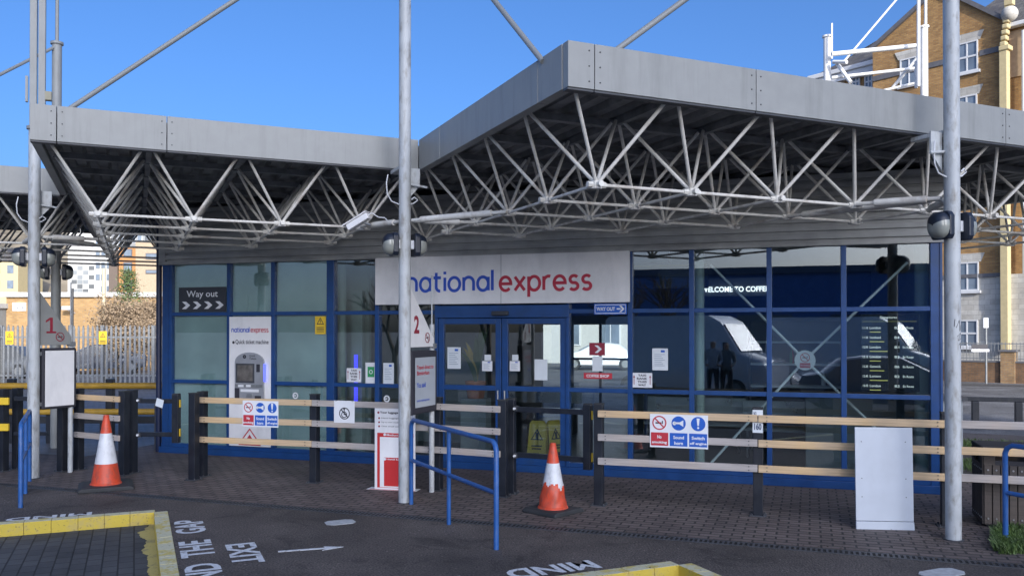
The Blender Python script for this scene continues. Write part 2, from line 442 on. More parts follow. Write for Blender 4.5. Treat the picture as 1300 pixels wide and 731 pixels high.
def mono_text(mb, txt, x0, x1, zb, xh, y, wt=.225, gap=.30, M=None):
    W = sum(GL_[c][0] for c in txt) + gap * (len(txt) - 1) + wt
    sx = (x1 - x0) / W; x = x0 + wt / 2 * sx; k = 0
    for c in txt:
        w, st = GL_[c]
        for s_ in st:
            ribbon(mb, [(x + p[0] * sx, zb + p[1] * xh) for p in s_], wt * xh, y - .0006 * (k % 2), M); k += 1
        x += (w + gap) * sx
    return mb
# ================================================================== GROUND
def asphalt(name, base, wet=0.0, tint2=None):
    m, nt, b = new_mat(name); N = nt.nodes; K = nt.links
    tc = N.new('ShaderNodeTexCoord')
    a = N.new('ShaderNodeTexNoise'); a.inputs['Scale'].default_value = .8; a.inputs['Detail'].default_value = 8; a.inputs['Roughness'].default_value = .65
    f = N.new('ShaderNodeTexNoise'); f.inputs['Scale'].default_value = 60; f.inputs['Detail'].default_value = 3
    v = N.new('ShaderNodeTexVoronoi'); v.inputs['Scale'].default_value = 70
    for n in (a, f, v): K.new(tc.outputs['Object'], n.inputs['Vector'])
    r1 = N.new('ShaderNodeMapRange'); r1.inputs['From Min'].default_value = .3; r1.inputs['From Max'].default_value = .7; r1.inputs['To Min'].default_value = .55; r1.inputs['To Max'].default_value = 1.5
    K.new(a.outputs['Fac'], r1.inputs['Value'])
    r2 = N.new('ShaderNodeMapRange'); r2.inputs['From Min'].default_value = .3; r2.inputs['From Max'].default_value = .7; r2.inputs['To Min'].default_value = .25; r2.inputs['To Max'].default_value = 2.0
    K.new(f.outputs['Fac'], r2.inputs['Value'])
    mu = N.new('ShaderNodeMath'); mu.operation = 'MULTIPLY'; K.new(r1.outputs[0], mu.inputs[0]); K.new(r2.outputs[0], mu.inputs[1])
    sc = N.new('ShaderNodeVectorMath'); sc.operation = 'SCALE'; sc.inputs[0].default_value = base
    st = N.new('ShaderNodeTexNoise'); st.inputs['Scale'].default_value = 1.7; st.inputs['Detail'].default_value = 10; st.inputs['Roughness'].default_value = .75; st.inputs['Distortion'].default_value = .8
    K.new(tc.outputs['Object'], st.inputs['Vector'])
    s1 = N.new('ShaderNodeMapRange'); s1.inputs['From Min'].default_value = .54; s1.inputs['From Max'].default_value = .60; s1.inputs['To Min'].default_value = 1.0; s1.inputs['To Max'].default_value = .62; K.new(st.outputs['Fac'], s1.inputs['Value'])
    sp_ = N.new('ShaderNodeTexVoronoi'); sp_.inputs['Scale'].default_value = 9; K.new(tc.outputs['Object'], sp_.inputs['Vector'])
    s2 = N.new('ShaderNodeMath'); s2.operation = 'LESS_THAN'; s2.inputs[1].default_value = .10; K.new(sp_.outputs['Distance'], s2.inputs[0])
    s3 = N.new('ShaderNodeMath'); s3.operation = 'MULTIPLY_ADD'; s3.inputs[1].default_value = .9; K.new(s2.outputs[0], s3.inputs[0]); K.new(s1.outputs[0], s3.inputs[2])
    m3 = N.new('ShaderNodeMath'); m3.operation = 'MULTIPLY'; K.new(mu.outputs[0], m3.inputs[0]); K.new(s3.outputs[0], m3.inputs[1])
    K.new(m3.outputs[0], sc.inputs['Scale']); K.new(sc.outputs[0], b.inputs['Base Color'])
    rr = N.new('ShaderNodeMapRange'); rr.inputs['To Min'].default_value = .75 - wet; rr.inputs['To Max'].default_value = .95 - wet
    K.new(a.outputs['Fac'], rr.inputs['Value']); K.new(rr.outputs[0], b.inputs['Roughness'])
    bp = N.new('ShaderNodeBump'); bp.inputs['Strength'].default_value = .9; bp.inputs['Distance'].default_value = .008
    K.new(v.outputs['Distance'], bp.inputs['Height']); K.new(bp.outputs[0], b.inputs['Normal'])
    return m
M_['asphalt'] = asphalt('platform_asphalt', (.074, .062, .055), .15)
M_['road'] = asphalt('road_asphalt', (.12, .12, .12), .1)
M_['paving'] = brick('block_paving', (.155, .122, .108), (.105, .082, .074), (.03, .027, .025), .2, .1, .011, 'xy', rough=.7, bump=.7, var=.3)
M_['yardpave'] = brick('yard_paving', (.15, .15, .16), (.12, .12, .13), (.05, .05, .05), .2, .1, .008, 'xy', rough=.55, bump=.5, var=.3)
M_['baypave'] = brick('bay_block_paving', (.075, .077, .08), (.052, .054, .058), (.02, .02, .022), .2, .13, .008, 'xy', rough=.8, bump=.6, var=.35, ang=R(90))
M_['kerb'] = None
def kerbmat(name, a, c, thr):
    m, nt, b = new_mat(name); N = nt.nodes; K = nt.links
    tc = N.new('ShaderNodeTexCoord'); n = N.new('ShaderNodeTexNoise'); n.inputs['Scale'].default_value = 5; n.inputs['Detail'].default_value = 9; n.inputs['Roughness'].default_value = .75
    K.new(tc.outputs['Object'], n.inputs['Vector'])
    r = N.new('ShaderNodeMapRange'); r.inputs['From Min'].default_value = thr; r.inputs['From Max'].default_value = thr + .08; K.new(n.outputs['Fac'], r.inputs['Value'])
    mx = N.new('ShaderNodeMix'); mx.data_type = 'RGBA'; mx.inputs['A'].default_value = rgba(a); mx.inputs['B'].default_value = rgba(c); K.new(r.outputs[0], mx.inputs['Factor'])
    n2 = N.new('ShaderNodeTexNoise'); n2.inputs['Scale'].default_value = 40; n2.inputs['Detail'].default_value = 5; K.new(tc.outputs['Object'], n2.inputs['Vector'])
    r2 = N.new('ShaderNodeMapRange'); r2.inputs['From Min'].default_value = .6; r2.inputs['From Max'].default_value = .72; r2.inputs['To Max'].default_value = .6; K.new(n2.outputs['Fac'], r2.inputs['Value'])
    m2 = N.new('ShaderNodeMix'); m2.data_type = 'RGBA'; m2.inputs['B'].default_value = (.09, .08, .05, 1); K.new(mx.outputs['Result'], m2.inputs['A']); K.new(r2.outputs[0], m2.inputs['Factor'])
    K.new(m2.outputs['Result'], b.inputs['Base Color']); b.inputs['Roughness'].default_value = .75
    bp = N.new('ShaderNodeBump'); bp.inputs['Strength'].default_value = .4; bp.inputs['Distance'].default_value = .01; K.new(n2.outputs['Fac'], bp.inputs['Height']); K.new(bp.outputs[0], b.inputs['Normal'])
    return m
M_['kerbyellow'] = kerbmat('kerb_yellow_paint', (.56, .42, .055), (.5, .38, .10), .5)
M_['lineyellow'] = kerbmat('line_yellow_worn', (.46, .38, .13), (.30, .26, .12), .5)
M_['kerbtop'] = kerbmat('kerb_worn_paint', (.54, .52, .36), (.54, .44, .14), .5)

MB().slab([(-900, -900), (900, -900), (900, 1500), (-900, 1500)], -.6, -.13).build('ground', M_['road'], kind='structure')
C1 = G(197, 650); C2 = G(862, 717)
step = Vector((C2.x - C1.x, C2.y - C1.y, 0))
NAV = Vector((AV.x, AV.y, 0)); KB = -BV
def cross(p, d, q, e):
    det = d.x * -e.y + d.y * e.x
    t = ((q.x - p.x) * -e.y + (q.y - p.y) * e.x) / det
    return p + d * t
# sawtooth: corner Ck, then towards the camera along -B until the next bay edge
corners = [C1 + step * k for k in (-3, -2, -1, 0, 1, 2, 3)]
edge = []
for k, c in enumerate(corners):
    edge.append(Vector((c.x, c.y, 0)))
    if k < len(corners) - 1:
        edge.append(cross(Vector((c.x, c.y, 0)), KB, corners[k + 1], -NAV))
back = [Vector((40, 3, 0)), Vector((40, 8, 0)), Vector((10.5, 15.5, 0)), Vector((-4, 22, 0)), Vector((-40, 30, 0)), Vector((-40, 22, 0))]
plat = [(p.x, p.y) for p in edge] + [(p.x, p.y) for p in back]
MB().slab(plat, -.13, 0).build('platform', M_['asphalt'], kind='structure')
# kerb stones along the sawtooth, each its own piece of one kerb line per bay edge
def kerb_run(p, q, inside, name='kerb'):
    d = (q - p); L = d.length; d.normalize()
    n = inside.normalized()
    mb = MB(); M = Matrix(((d.x, n.x, 0, p.x), (d.y, n.y, 0, p.y), (0, 0, 1, 0), (0, 0, 0, 1)))
    n_ = max(1, int(L / .24)); w = L / n_
    for i in range(n_):
        j = random.uniform(-.003, .003)
        x0, x1 = i * w + .0015, (i + 1) * w - .0015
        mb.box(x0, x1, -.012 + j, .125, -.125, .006 + j * .5, M, 0)
    o = mb.build(name, [M_['kerbyellow'], M_['kerbtop']], kind='structure', bevel=.004)
    for pl in o.data.polygons:
        if pl.normal.z > .5: pl.material_index = 1
    return o
for k in range(2, 6):
    c = corners[k]; inn = edge[2 * k + 1]
    kerb_run(Vector((c.x, c.y, 0)), inn, AV)                 # edge running towards the camera
    nc = corners[k + 1]
    kerb_run(inn, Vector((nc.x, nc.y, 0)), BV)
# rough yellow paint strip on the bay surface beside the kerbs
def bay_strip(p, q, outward, w):
    d = (q - p).normalized(); L = (q - p).length; pts = []
    n = int(L / .03)
    a = [p + d * (L * i / n) for i in range(n + 1)]
    wd = []; cur = 1.0
    for i in range(n + 1):
        cur += random.gauss(0, .10) + (1.0 - cur) * .12 + (random.choice((-.35, .3)) if random.random() < .08 else 0)
        wd.append(max(.25, cur) * w * (1.25 - .55 * i / n))
    b = [x + outward * wd[i] for i, x in enumerate(a)]
    mb = MB(); vs = [Vector((v.x, v.y, -.118)) for v in a] + [Vector((v.x, v.y, -.118)) for v in b]
    mb.add(vs, [(i, i + 1, i + n + 2, i + n + 1) for i in range(n)])
    return mb
for k in (3, 4):
    c = corners[k]; inn = edge[2 * k + 1]
    bay_strip(Vector((c.x, c.y, 0)) - AV * .012, inn - AV * .012, -AV, .075).build('yellow_line', M_['lineyellow'], kind='structure')
bay = []
MB().slab([(-14, 2.6), (-2.2, 1.0), (7, -1.5), (9, 7.0), (-14, 12)], -.13, -.122).build('bay_paving', M_['baypave'], kind='structure')
o = COL.objects['bay_paving']
# turn the laying pattern with the bay
def reframe(o, ang):
    Mr = Matrix.Rotation(ang, 4, 'Z'); o.data.transform(Mr.inverted()); o.matrix_world = Mr
reframe(o, AANG)

# drain line and block paving between it and the facade
D0 = G(0, 615); D1 = G(1275, 717.5)
dang = math.atan2(D1.y - D0.y, D1.x - D0.x)
DM = frame((D0.x, D0.y, 0), dang)
dl = DM.inverted()
MB().box(-8, 22, .075, 4.2, 0, .004).box(-8, -.0, 4.2, 9, 0, .004).build('block_paving', M_['paving'], M=DM, kind='structure')
MB().box(-12, -.9, 2.2, 14, 0, .008).build('yard_paving', M_['yardpave'], M=DM, kind='structure')
mb = MB(); x = -6.0
mb.box(-6, 14, -.06, -.045, -.002, .006); mb.box(-6, 14, .06, .075, -.002, .006)
while x < 14:
    mb.box(x, x + .02, -.045, .06, -.004, .005); x += .045
mb.build('drain_grating', M_['darksteel'], M=DM, kind='structure')
MB().box(-6, 14, -.045, .06, .0005, .002).build('drain_channel', mat('drain_dark', (.01, .01, .01), .9), M=DM, kind='structure')

# painted lettering on the platform
paint = mat('road_paint_white', (.6, .62, .64), .7, var=.12, scale=30, dirt=(.14, .13, .13), dirt_amt=.7, dirt_scale=(22, 22, 22))
def flat_text(txt, corner, ang, w, h, bold=.02, name='painted_lettering', stencil=False):
    """corner: start of the baseline, ang: reading direction"""
    mb = MB(); text_into(mb, txt, 0, w, 0, h, .004, None, 0, bold, flat=True)
    o = mb.build(name, paint, M=Matrix.Translation((corner.x, corner.y, .0)) @ Matrix.Rotation(ang, 4, 'Z'), kind='structure')
    return o
def text_quad(txt, p0, p1, up0, bold=.03):
    """baseline from p0 to p1 (ground points), cap height towards up0"""
    d = p1 - p0; w = d.length; ang = math.atan2(d.y, d.x)
    h = (up0 - p0).dot(Vector((-math.sin(ang), math.cos(ang), 0)))
    return flat_text(txt, p0, ang, w, h, bold)
# beside bay 1: read from the platform side, running away from the camera
BA = AANG + R(90)
def bay_text(c, txt, off, start, w, h, flip=False):
    """text alongside the kerb edge that runs from corner c towards the camera"""
    if not flip:
        o = c + AV * (off + h) - BV * (start + w)
        return flat_text(txt, o, BA, w, h, .03)
    o = c + AV * off - BV * start
    return flat_text(txt, o, BA + math.pi, w, h, .03)
c = Vector((C1.x, C1.y, 0))
def loc(px, py):
    p = G(px, py) - c
    return round(p.dot(AV), 2), round(-p.dot(BV), 2)
0 and print('GAP', loc(211, 662), loc(246, 662), loc(217, 680), loc(255, 676)); 0 and print('THE', loc(223, 688), loc(262, 685), loc(232, 710), loc(270, 704)); 0 and print('ND', loc(238, 718), loc(280, 716))
0 and print('EXIT', loc(282, 692), loc(320, 688), loc(297, 715), loc(337, 714)); 0 and print('arrow', loc(353, 700), loc(436, 694))
bay_text(c, 'GAP', .16, .56, .62, .28); bay_text(c, 'THE', .165, 1.5, .62, .28); bay_text(c, 'MIND', .17, 2.36, .85, .28)
flat_text('EXIT', c + AV * .55 - BV * 1.78, BA + math.pi, .72, .26, .03)
def edge_text(c, txt, start, w, off=.19, h=.26):
    o = c - AV * start + BV * (off + h)
    flat_text(txt, o, AANG + math.pi, w, h, .03)
c2 = Vector((C2.x, C2.y, 0))
for cc, of_, hh_ in ((c, .135, .15), (c2, .19, .25)):
    edge_text(cc, 'MIND', .62, .80, of_, hh_); edge_text(cc, 'THE', 1.7, .62, of_, hh_); edge_text(cc, 'GAP', 2.6, .62, of_, hh_)
# arrow and worn white patches
a0, a1 = G(353, 700), G(436, 694); ad = a1 - a0; AM = frame((a0.x, a0.y, .0), math.atan2(ad.y, ad.x)); L = ad.length
MB().slab([(0, -.018), (L * .72, -.018), (L * .66, -.075), (L, 0), (L * .7, .06), (L * .72, .018), (0, .018)], .001, .005).build('painted_arrow', paint, M=AM, kind='structure')
pp = mat('patch_white', (.42, .44, .45), .6, var=.2, scale=20)
for (px, py, w, h) in ((432, 663, .15, .11), (1196, 727.5, .2, .11)):
    p = G(px, py)
    pts = [(p.x + w * u * math.cos(AANG) - h * v * math.sin(AANG), p.y + w * u * math.sin(AANG) + h * v * math.cos(AANG)) for u, v in ((-1, -.5), (-.6, -.95), (.7, -.9), (1, -.4), (.95, .6), (.5, .95), (-.7, .9), (-1, .5))]
    MB().slab(pts, .002, .007).build('inspection_cover', pp, kind='structure')
# moss and grit round the post feet
moss = mat('moss', (.045, .05, .02), .95, var=.4, bump=.6)
random.seed(5)

# ================================================================== CANOPY
canopy = thing('bus_station_canopy', 'wide pale grey sawtooth canopy with white tubular space frame over the bus bays', 'canopy', CM)
ZT, ZB = 4.24, 3.875                      # fascia top and bottom
K_ = CM.inverted() @ at_depth(720.8, 49.6, 6.68)
KA, KBb = K_.x, K_.y                       # corner of the forward section in canopy coordinates
RB = -KBb / 4                              # module across
MA = 1.0
AE = KA + 9.05                             # right end
BE = 8.7                                   # back edge
def a_px(px, py, b):
    x, z = plane_hit(px, py, CM @ Matrix.Translation((0, b, 0))); return x
print('canopy', K_, 'joints', [round(a_px(x, 150, 0), 2) for x in (72, 212)], [round(a_px(x, 80, KBb), 2) for x in (755, 960, 1277)])
def fascia_a(a0, a1, b, joints, flip=1):
    js = [a0] + [j for j in joints if a0 < j < a1] + [a1]
    for p, q in zip(js[:-1], js[1:]):
        mb = MB().box(p + .004, q - .004, b, b + .09, ZB, ZT)
        for e in ([p + .05] if p != a0 else []) + ([q - .05] if q != a1 else []):
            for z in (ZB + .06, (ZB + ZT) / 2, ZT - .06):
                mb.tube((e, b - .006, z), (e, b + .01, z), .007, 8, mi=1)
        mb.box(p + .004, q - .004, b + .01, b + .09, ZB - .02, ZB, mi=1)
        mb.build('fascia_panel', [M_['fascia'], M_['darksteel']], canopy, bevel=.004)
def fascia_b(b0, b1, a, joints, side=1):
    """side 1: outer face towards -a"""
    js = [b0] + joints + [b1]
    for p, q in zip(js[:-1], js[1:]):
        x0, x1 = (a, a + .09) if side > 0 else (a - .09, a)
        mb = MB().box(x0, x1, p + .004, q - .004, ZB, ZT)
        mb.build('fascia_panel', [M_['fascia']], canopy, bevel=.004)
fascia_a(-.0, KA - .002, 0.0, [a_px(72, 150, 0), a_px(212, 150, 0)])
fascia_a(KA, AE, KBb, [a_px(755, 80, KBb), a_px(960, 80, KBb), a_px(1277, 150, KBb), 11.2])
fascia_b(KBb + .1, -.0, KA, [KBb + .55, -.75])
fascia_b(.1, -KBb, 0.0, [1.6])
fascia_a(-9, -.002, -KBb, [-7, -4.5, -2])
fascia_b(KBb + .1, 12.5, AE, [0, 4, 8], -1)
fascia_a(-9, KA, BE, [-6, -3, 0, 2]); fascia_a(KA, AE - .1, 12.6, [7, 10])
# corrugated deck
def deck(a0, a1, b0, b1):
    mb = MB(); vs = []; n = 0; x = a0; prof = []
    while x < a1:
        for dx, dz in ((0, 0), (.10, 0), (.13, .05), (.21, .05)):
            if x + dx < a1: prof.append((x + dx, 3.985 + dz))
        x += .24
    prof.append((a1, 3.985))
    n = len(prof)
    for b in (b0, b1):
        vs += [Vector((p[0], b, p[1])) for p in prof]
    mb.add(vs, [(i, i + 1, i + 1 + n, i + n) for i in range(n - 1)])
    mb.build('roof_deck', M_['deck'], canopy)
    MB().box(a0, a1, b0, b1, 4.07, 4.19).build('roof_slab', M_['roof'], canopy)
deck(.09, KA + .09, .09, BE); deck(KA + .092, AE - .09, KBb + .09, 12.5); deck(-9, .088, -KBb + .09, BE)
# space frame
FMi = FM.inverted()
def in_front(a, b, pad=.12):
    p = FMi @ (CM @ Vector((a, b, 0)))
    return p.y < -pad or p.x < -.15 or p.x > FW + .1
cells = set()
def bmid(j): return (j + .5) * RB
for i in range(-9, 4):
    for j in range(0, 9):
        if i < 0 and j < 4: continue
        cells.add((i, j, 0.0))
for i in range(0, 9):
    for j in range(-4, 13):
        cells.add((i, j, KA))
nodes = {}
for (i, j, off) in cells:
    a, b = (off + .07 + (i + .5) * MA) if off else (.115 + (i + .5) * .98), bmid(j) + .07
    if in_front(a, b, .3): nodes[(i, j, off)] = Vector((a, b, 3.224))
order = sorted(nodes, key=lambda k: (CM @ nodes[k] - EYEV).length)
struts = []
for key in order:
    n = nodes[key]
    for sx in (-.5, .5):
        for sy in (-.5, .5):
            t = Vector((n.x + sx * MA * .92, n.y + sy * RB * .92, 3.93))
            if in_front(t.x, t.y, -.4): struts.append((n, t))
random.seed(3)
for k, (p, q) in enumerate(struts[:100]):
    MB().tube(p, q, .0168, 8).build('strut', M_['truss'], canopy, smooth=True)
mb = MB()
for p, q in struts[100:]: mb.tube(p, q, .0168, 7)
mb.build('strut', M_['truss'], canopy, smooth=True, kind='stuff')
def node_mb(mb, n):
    mb.tube(n - Vector((0, 0, .035)), n + Vector((0, 0, .03)), .05, 8)
    for d in ((1, 0), (-1, 0), (0, 1), (0, -1)):
        e = n + Vector((d[0] * .09, d[1] * .09, 0)); mb.tube(n, e, .028, 7)
    return mb
for key in order[:60]: node_mb(MB(), nodes[key]).build('node_joint', M_['truss'], canopy, smooth=True)
mb = MB()
for key in order[60:]: node_mb(mb, nodes[key])
mb.build('node_joint', M_['truss'], canopy, smooth=True, kind='stuff')
# chords
def runs(axis):
    done = set(); out = []
    for key in nodes:
        prev = list(key); prev[axis] -= 1
        if tuple(prev) in nodes: continue
        e = list(key)
        while True:
            nx = list(e); nx[axis] += 1
            if tuple(nx) in nodes: e = nx
            else: break
        if tuple(e) != key: out.append((nodes[key], nodes[tuple(e)]))
    return out
for p, q in runs(0) + runs(1):
    MB().tube(p, q, .0155, 8).build('bottom_chord', M_['truss'], canopy, smooth=True)
def beams(a0, a1, b0, b1, na, nb):
    for i in range(na + 1):
        a = a0 + (a1 - a0) * i / na
        MB().box(a - .03, a + .03, b0, b1, 3.91, 3.98).build('purlin', M_['deck'], canopy)
    for j in range(nb + 1):
        b = b0 + (b1 - b0) * j / nb
        MB().box(a0, a1, b - .04, b + .04, 3.9, 3.965).build('purlin', M_['deck'], canopy)
beams(.13, KA - .03, .13, BE - .1, 4, 9); beams(KA + .13, AE - .13, KBb + .13, 12.4, 9, 16); beams(-8.9, -.05, -KBb + .13, BE - .1, 9, 5)

# ================================================================== POSTS AND MASTS
def lamp_parts(root, z=2.93):
    for sgn in (-1, 1):
        # body: flat back on the bracket, hood above, lens below
        Mx = Matrix.Translation((sgn * .075, 0, z)) @ Matrix.Rotation(0 if sgn > 0 else math.pi, 4, 'Z')
        mb = MB().box(-.012, .03, -.045, .045, -.05, .05, Mx)
        h = mb.build('lamp_bracket', M_['whitepaint'], root, bevel=.004)
        mb = MB()
        pts = [(-.11, -.09), (-.09, -.13), (.09, -.13), (.11, -.09), (.11, .09), (.08, .13), (-.08, .13), (-.11, .09)]
        # plate thickness along x
        vs = [Mx @ Vector((.02, y, zz)) for y, zz in pts] + [Mx @ Vector((.085, y, zz)) for y, zz in pts]
        n = 8
        mb.add(vs, [tuple(range(n)), tuple(reversed(range(n, 2 * n)))] + [(i, i + n, (i + 1) % n + n, (i + 1) % n) for i in range(n)])
        hs = mb.build('lamp_housing', M_['lamp'], root, bevel=.012)
        mb = MB(); vs = []; fs = []; ms = []
        seg, rg = 24, 9
        for r in range(rg + 1):
            t = r / rg * math.pi / 2
            for k in range(seg):
                a = math.tau * k / seg
                e = lambda q: math.copysign(abs(q) ** .8, q)
                vs.append(Mx @ Vector((.085 + .10 * math.sin(t), .106 * e(math.cos(a)) * max(.02, math.cos(t)) ** .7, .125 * e(math.sin(a)) * max(.02, math.cos(t)) ** .7)))
        fhood = []; flens = []
        for r in range(rg):
            for k in range(seg):
                f = (r * seg + k, r * seg + (k + 1) % seg, (r + 1) * seg + (k + 1) % seg, (r + 1) * seg + k)
                a = math.tau * (k + .5) / seg
                (fhood if math.sin(a) > .22 else flens).append(f)
        MB().add(vs, fhood).build('lamp_hood', M_['lamp'], root, smooth=True)
        MB().add(vs, flens).build('lamp_lens', M_['lens'], root, smooth=True)
P2 = G(513.5, 638); P3 = G(1210.5, 685); P1 = G(42, 607); PB = G(70, 569)
def post(loc, label, top=7.0, r=.07, ang=AANG, lamps=True, white=None):
    t = thing('canopy_post', label, 'post', frame((loc.x, loc.y, 0), ang), 'tubular posts that carry the canopy')
    MB().tube((0, 0, 0), (0, 0, top), r, 28).build('shaft', white or M_['post'], t, smooth=True)
    MB().tube((0, 0, .0), (0, 0, .012), r + .02, 20).build('base_plate', M_['darksteel'], t)
    MB().tube((0, 0, top), (0, 0, top + .04), r + .025, 20).build('cap', M_['mast'], t)
    if lamps: lamp_parts(t)
    return t
post2 = post(P2, 'round white canopy post beside the triangular number 2 sign and the blue handrail', r=.068)
post3 = post(P3, 'thick round white canopy post right of the blank white board, nearest to the grass', r=.07)
post1 = post(P1, 'round grey canopy post carrying the triangular number 1 sign and blank notice board', top=4.62, r=.073)
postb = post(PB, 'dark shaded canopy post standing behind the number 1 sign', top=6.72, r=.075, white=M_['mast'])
MB().tube((0, 0, 6.76), (0, 0, 9.0), .028, 10).build('rod', M_['mast'], postb, smooth=True)
# twin box mast over post 1
for dx in (-.045, .055):
    MB().box(dx - .045 + .03, dx + .04 + .03, -.05, .05, 4.66, 8.5).build('box_section', M_['mast'], post1, bevel=.006)
MB().box(.11, .2, -.05, .04, 5.02, 5.14).build('junction_box', mat('box_tan', (.3, .28, .2), .6), post1, bevel=.01)
MB().box(-.11, -.08, -.03, .03, 4.98, 5.32).build('clamp_plate', M_['mast'], post1)
# brackets joining posts to the canopy
for t, P in ((post2, P2), (post3, P3), (post1, P1)):
    y0 = .06
    sg = -1 if P is P3 else 1
    q_ = [(sg * .2, 3.82), (sg * .2, 3.62), (sg * .05, 3.45), (sg * .05, 3.82)]
    mb = MB().prism(q_ if sg < 0 else q_[::-1], y0, y0 + .02)
    mb.tube((sg * .06, y0 - .03, 3.63), (sg * .27, y0 - .05, 3.6), .014, 8)
    mb.box(-.05, .05, y0, .42, 3.80, 3.84)
    mb.build('bracket', M_['post'], t, bevel=.003)
    mb = MB(); pts = [Vector((-.19, .03, 3.72)), Vector((-.21, .02, 3.62)), Vector((-.2, .02, 3.5)), Vector((-.15, .02, 3.42)), Vector((-.05, 0, 3.38)), Vector((.09, -.03, 3.4)), Vector((.14, -.04, 3.44)), Vector((.1, -.05, 3.47)), Vector((.06, -.05, 3.44))]
    mb.path(pts, .007, 6).build('cable', M_['whitepaint'], t)
# tie tubes from the posts to the nearest frame nodes
def tie(P, targets):
    pc = CM.inverted() @ Vector((P.x, P.y, 3.2))
    for (a, b) in targets:
        q = Vector((a, b, 3.224)); d = (q - pc).normalized()
        s = pc + d * .1
        mb = MB().tube(s, s + d * .12, .02, 8).tube(s + d * .12, q - d * .18, .036, 12).tube(q - d * .18, q, .02, 8)
        mb.build('tie_tube', M_['truss'], canopy, smooth=True)
tie(P2, [(3.5, bmid(0)), (KA + .52, bmid(-1)), (KA + .52, bmid(-2))])
tie(P3, [(KA + 3.52, bmid(-4)), (KA + 4.52, bmid(-4)), (KA + 3.52, bmid(-3))])
tie(P1, [(.5, bmid(3)), (.5, bmid(4)), (-.5, bmid(4))])
# tie rods to the roof
def rod(p, q, r, label):
    d = q - p; o = MB().tube((0, 0, 0), (0, 0, d.length), r * .85, 16).build('tie_rod', M_['rod'], smooth=True)
    o.matrix_world = Matrix.Translation(p) @ d.to_track_quat('Z', 'Y').to_matrix().to_4x4(); tag(o, label, 'tie rod', 'roof tie rods'); return o
top2 = Vector((P2.x, P2.y, 7.0)); top3 = Vector((P3.x, P3.y, 6.9))
def roofpt(a, b): return CM @ Vector((a, b, 4.2))
rod(roofpt(.25, .25), top2, .03, 'long sloping tie rod from the left roof corner up to the middle mast')
rod(roofpt(KA + .0, KBb + .45), top2, .03, 'short tie rod leaning left from the peak of the forward roof corner')
rod(roofpt(KA + .45, KBb + .3), top3, .03, 'tie rod leaning right from the peak of the forward roof corner')
tb = Vector((PB.x, PB.y, 6.7)); q = at_depth(0, 95, 13.2)
rod(tb, q + (q - tb) * 1.2, .03, 'tie rod running left behind the twin mast at the left edge')
# white roof frame behind
MW = M_['mast_white']
fr = thing('white_roof_mast_frame', 'sunlit white steel mast frame rising behind the canopy roof before the brick flats', 'mast', Matrix.Identity(4))
pA = at_depth(1050, 48, 18.2); pB = at_depth(1173, 36, 17.6)
for p, r in ((pA, .075), (pB, .075)):
    MB().tube((p.x, p.y, 0), (p.x, p.y, p.z), r, 20).build('mast_tube', MW, fr, smooth=True)
    MB().tube((p.x, p.y, p.z), (p.x, p.y, p.z + .04), r + .025, 20).build('mast_cap', MW, fr)
def bar(px0, py0, px1, py1, r, d0=18.0, d1=17.7, name='brace'):
    MB().tube(at_depth(px0, py0, d0), at_depth(px1, py1, d1), r, 12).build(name, MW, fr, smooth=True)
bar(1056, 69, 1168, 58, .05); bar(1056, 99, 1162, 87, .035); bar(1070, 80, 1138, 0, .022); bar(1062, 80, 1080, 105, .04)
bar(1133, 112, 1166, 72, .035); bar(1056, 30, 1056, 75, .02, 18, 18); bar(1166, 0, 1166, 110, .035, 17.4, 17.4); bar(1175, -20, 1175, 40, .03, 17.6, 17.6); bar(1163, 78, 1163, 112, .03, 17.5, 17.5); bar(1110, 118, 1166, 105, .03); bar(1058, 79, 1075, 79, .04)

# ================================================================== STATION BUILDING
hall = thing('coach_station_hall', 'single storey glazed hall with blue window frames and a white name board', 'building', FM)
ZTOP = 3.0
colpx = [291, 347, 420, 479, 556, 637, 720, 800, 878, 976.5, 1071]
cs = [S(x, 397)[0] for x in colpx]
z1 = (S(288.5, 398.5)[1] + S(1153, 391.5)[1]) / 2
z2 = (S(290, 485)[1] + S(1100, 503)[1]) / 2
ztop = (S(225, 336.5)[1] + S(1120, 309.7)[1]) / 2
print('FW', FW, 'ang', math.degrees(FANG), 'cols', [round(c, 2) for c in cs], 'z', z1, z2, ztop)
ZTOP = ztop
xl0, xl1 = 0.0, S(219, 397)[0]; xr0, xr1 = S(1181, 397)[0], FW
B = M_['blue']
def hbox(x0, x1, y0, y1, za, zb, name, m=B, bev=.004, parent=None): return MB().box(x0, x1, y0, y1, za, zb).build(name, m, parent or hall, bevel=bev)
hbox(xl0 + .02, xl1, -.02, .14, .09, ZTOP, 'corner_post'); hbox(xr0, xr1 - .02, -.02, .14, .09, ZTOP, 'corner_post')
hbox(xl0 + .12, xl0 + .15, -.032, -.02, .1, ZTOP, 'corner_post')
hbox(xr0 + .1, xr0 + .13, -.032, -.02, .1, ZTOP, 'corner_post')
hbox(-.02, FW + .02, -.045, .15, 0.004, .1, 'plinth')
hbox(0.0, FW, -.012, .12, .1, .16, 'sill')
mw = .032
edges = [xl1] + cs + [xr0]
wide = {2: .062}
for k, c_ in enumerate(cs):
    if k in (4, 5, 6): continue
    w = wide.get(k, mw)
    hbox(c_ - w, c_ + w, -.02, .10, .16, ZTOP, 'mullion')
def hb(k, side):
    w = wide.get(k, mw); return w
GZ = M_['glass']; FZ = M_['film']
panelframe = []
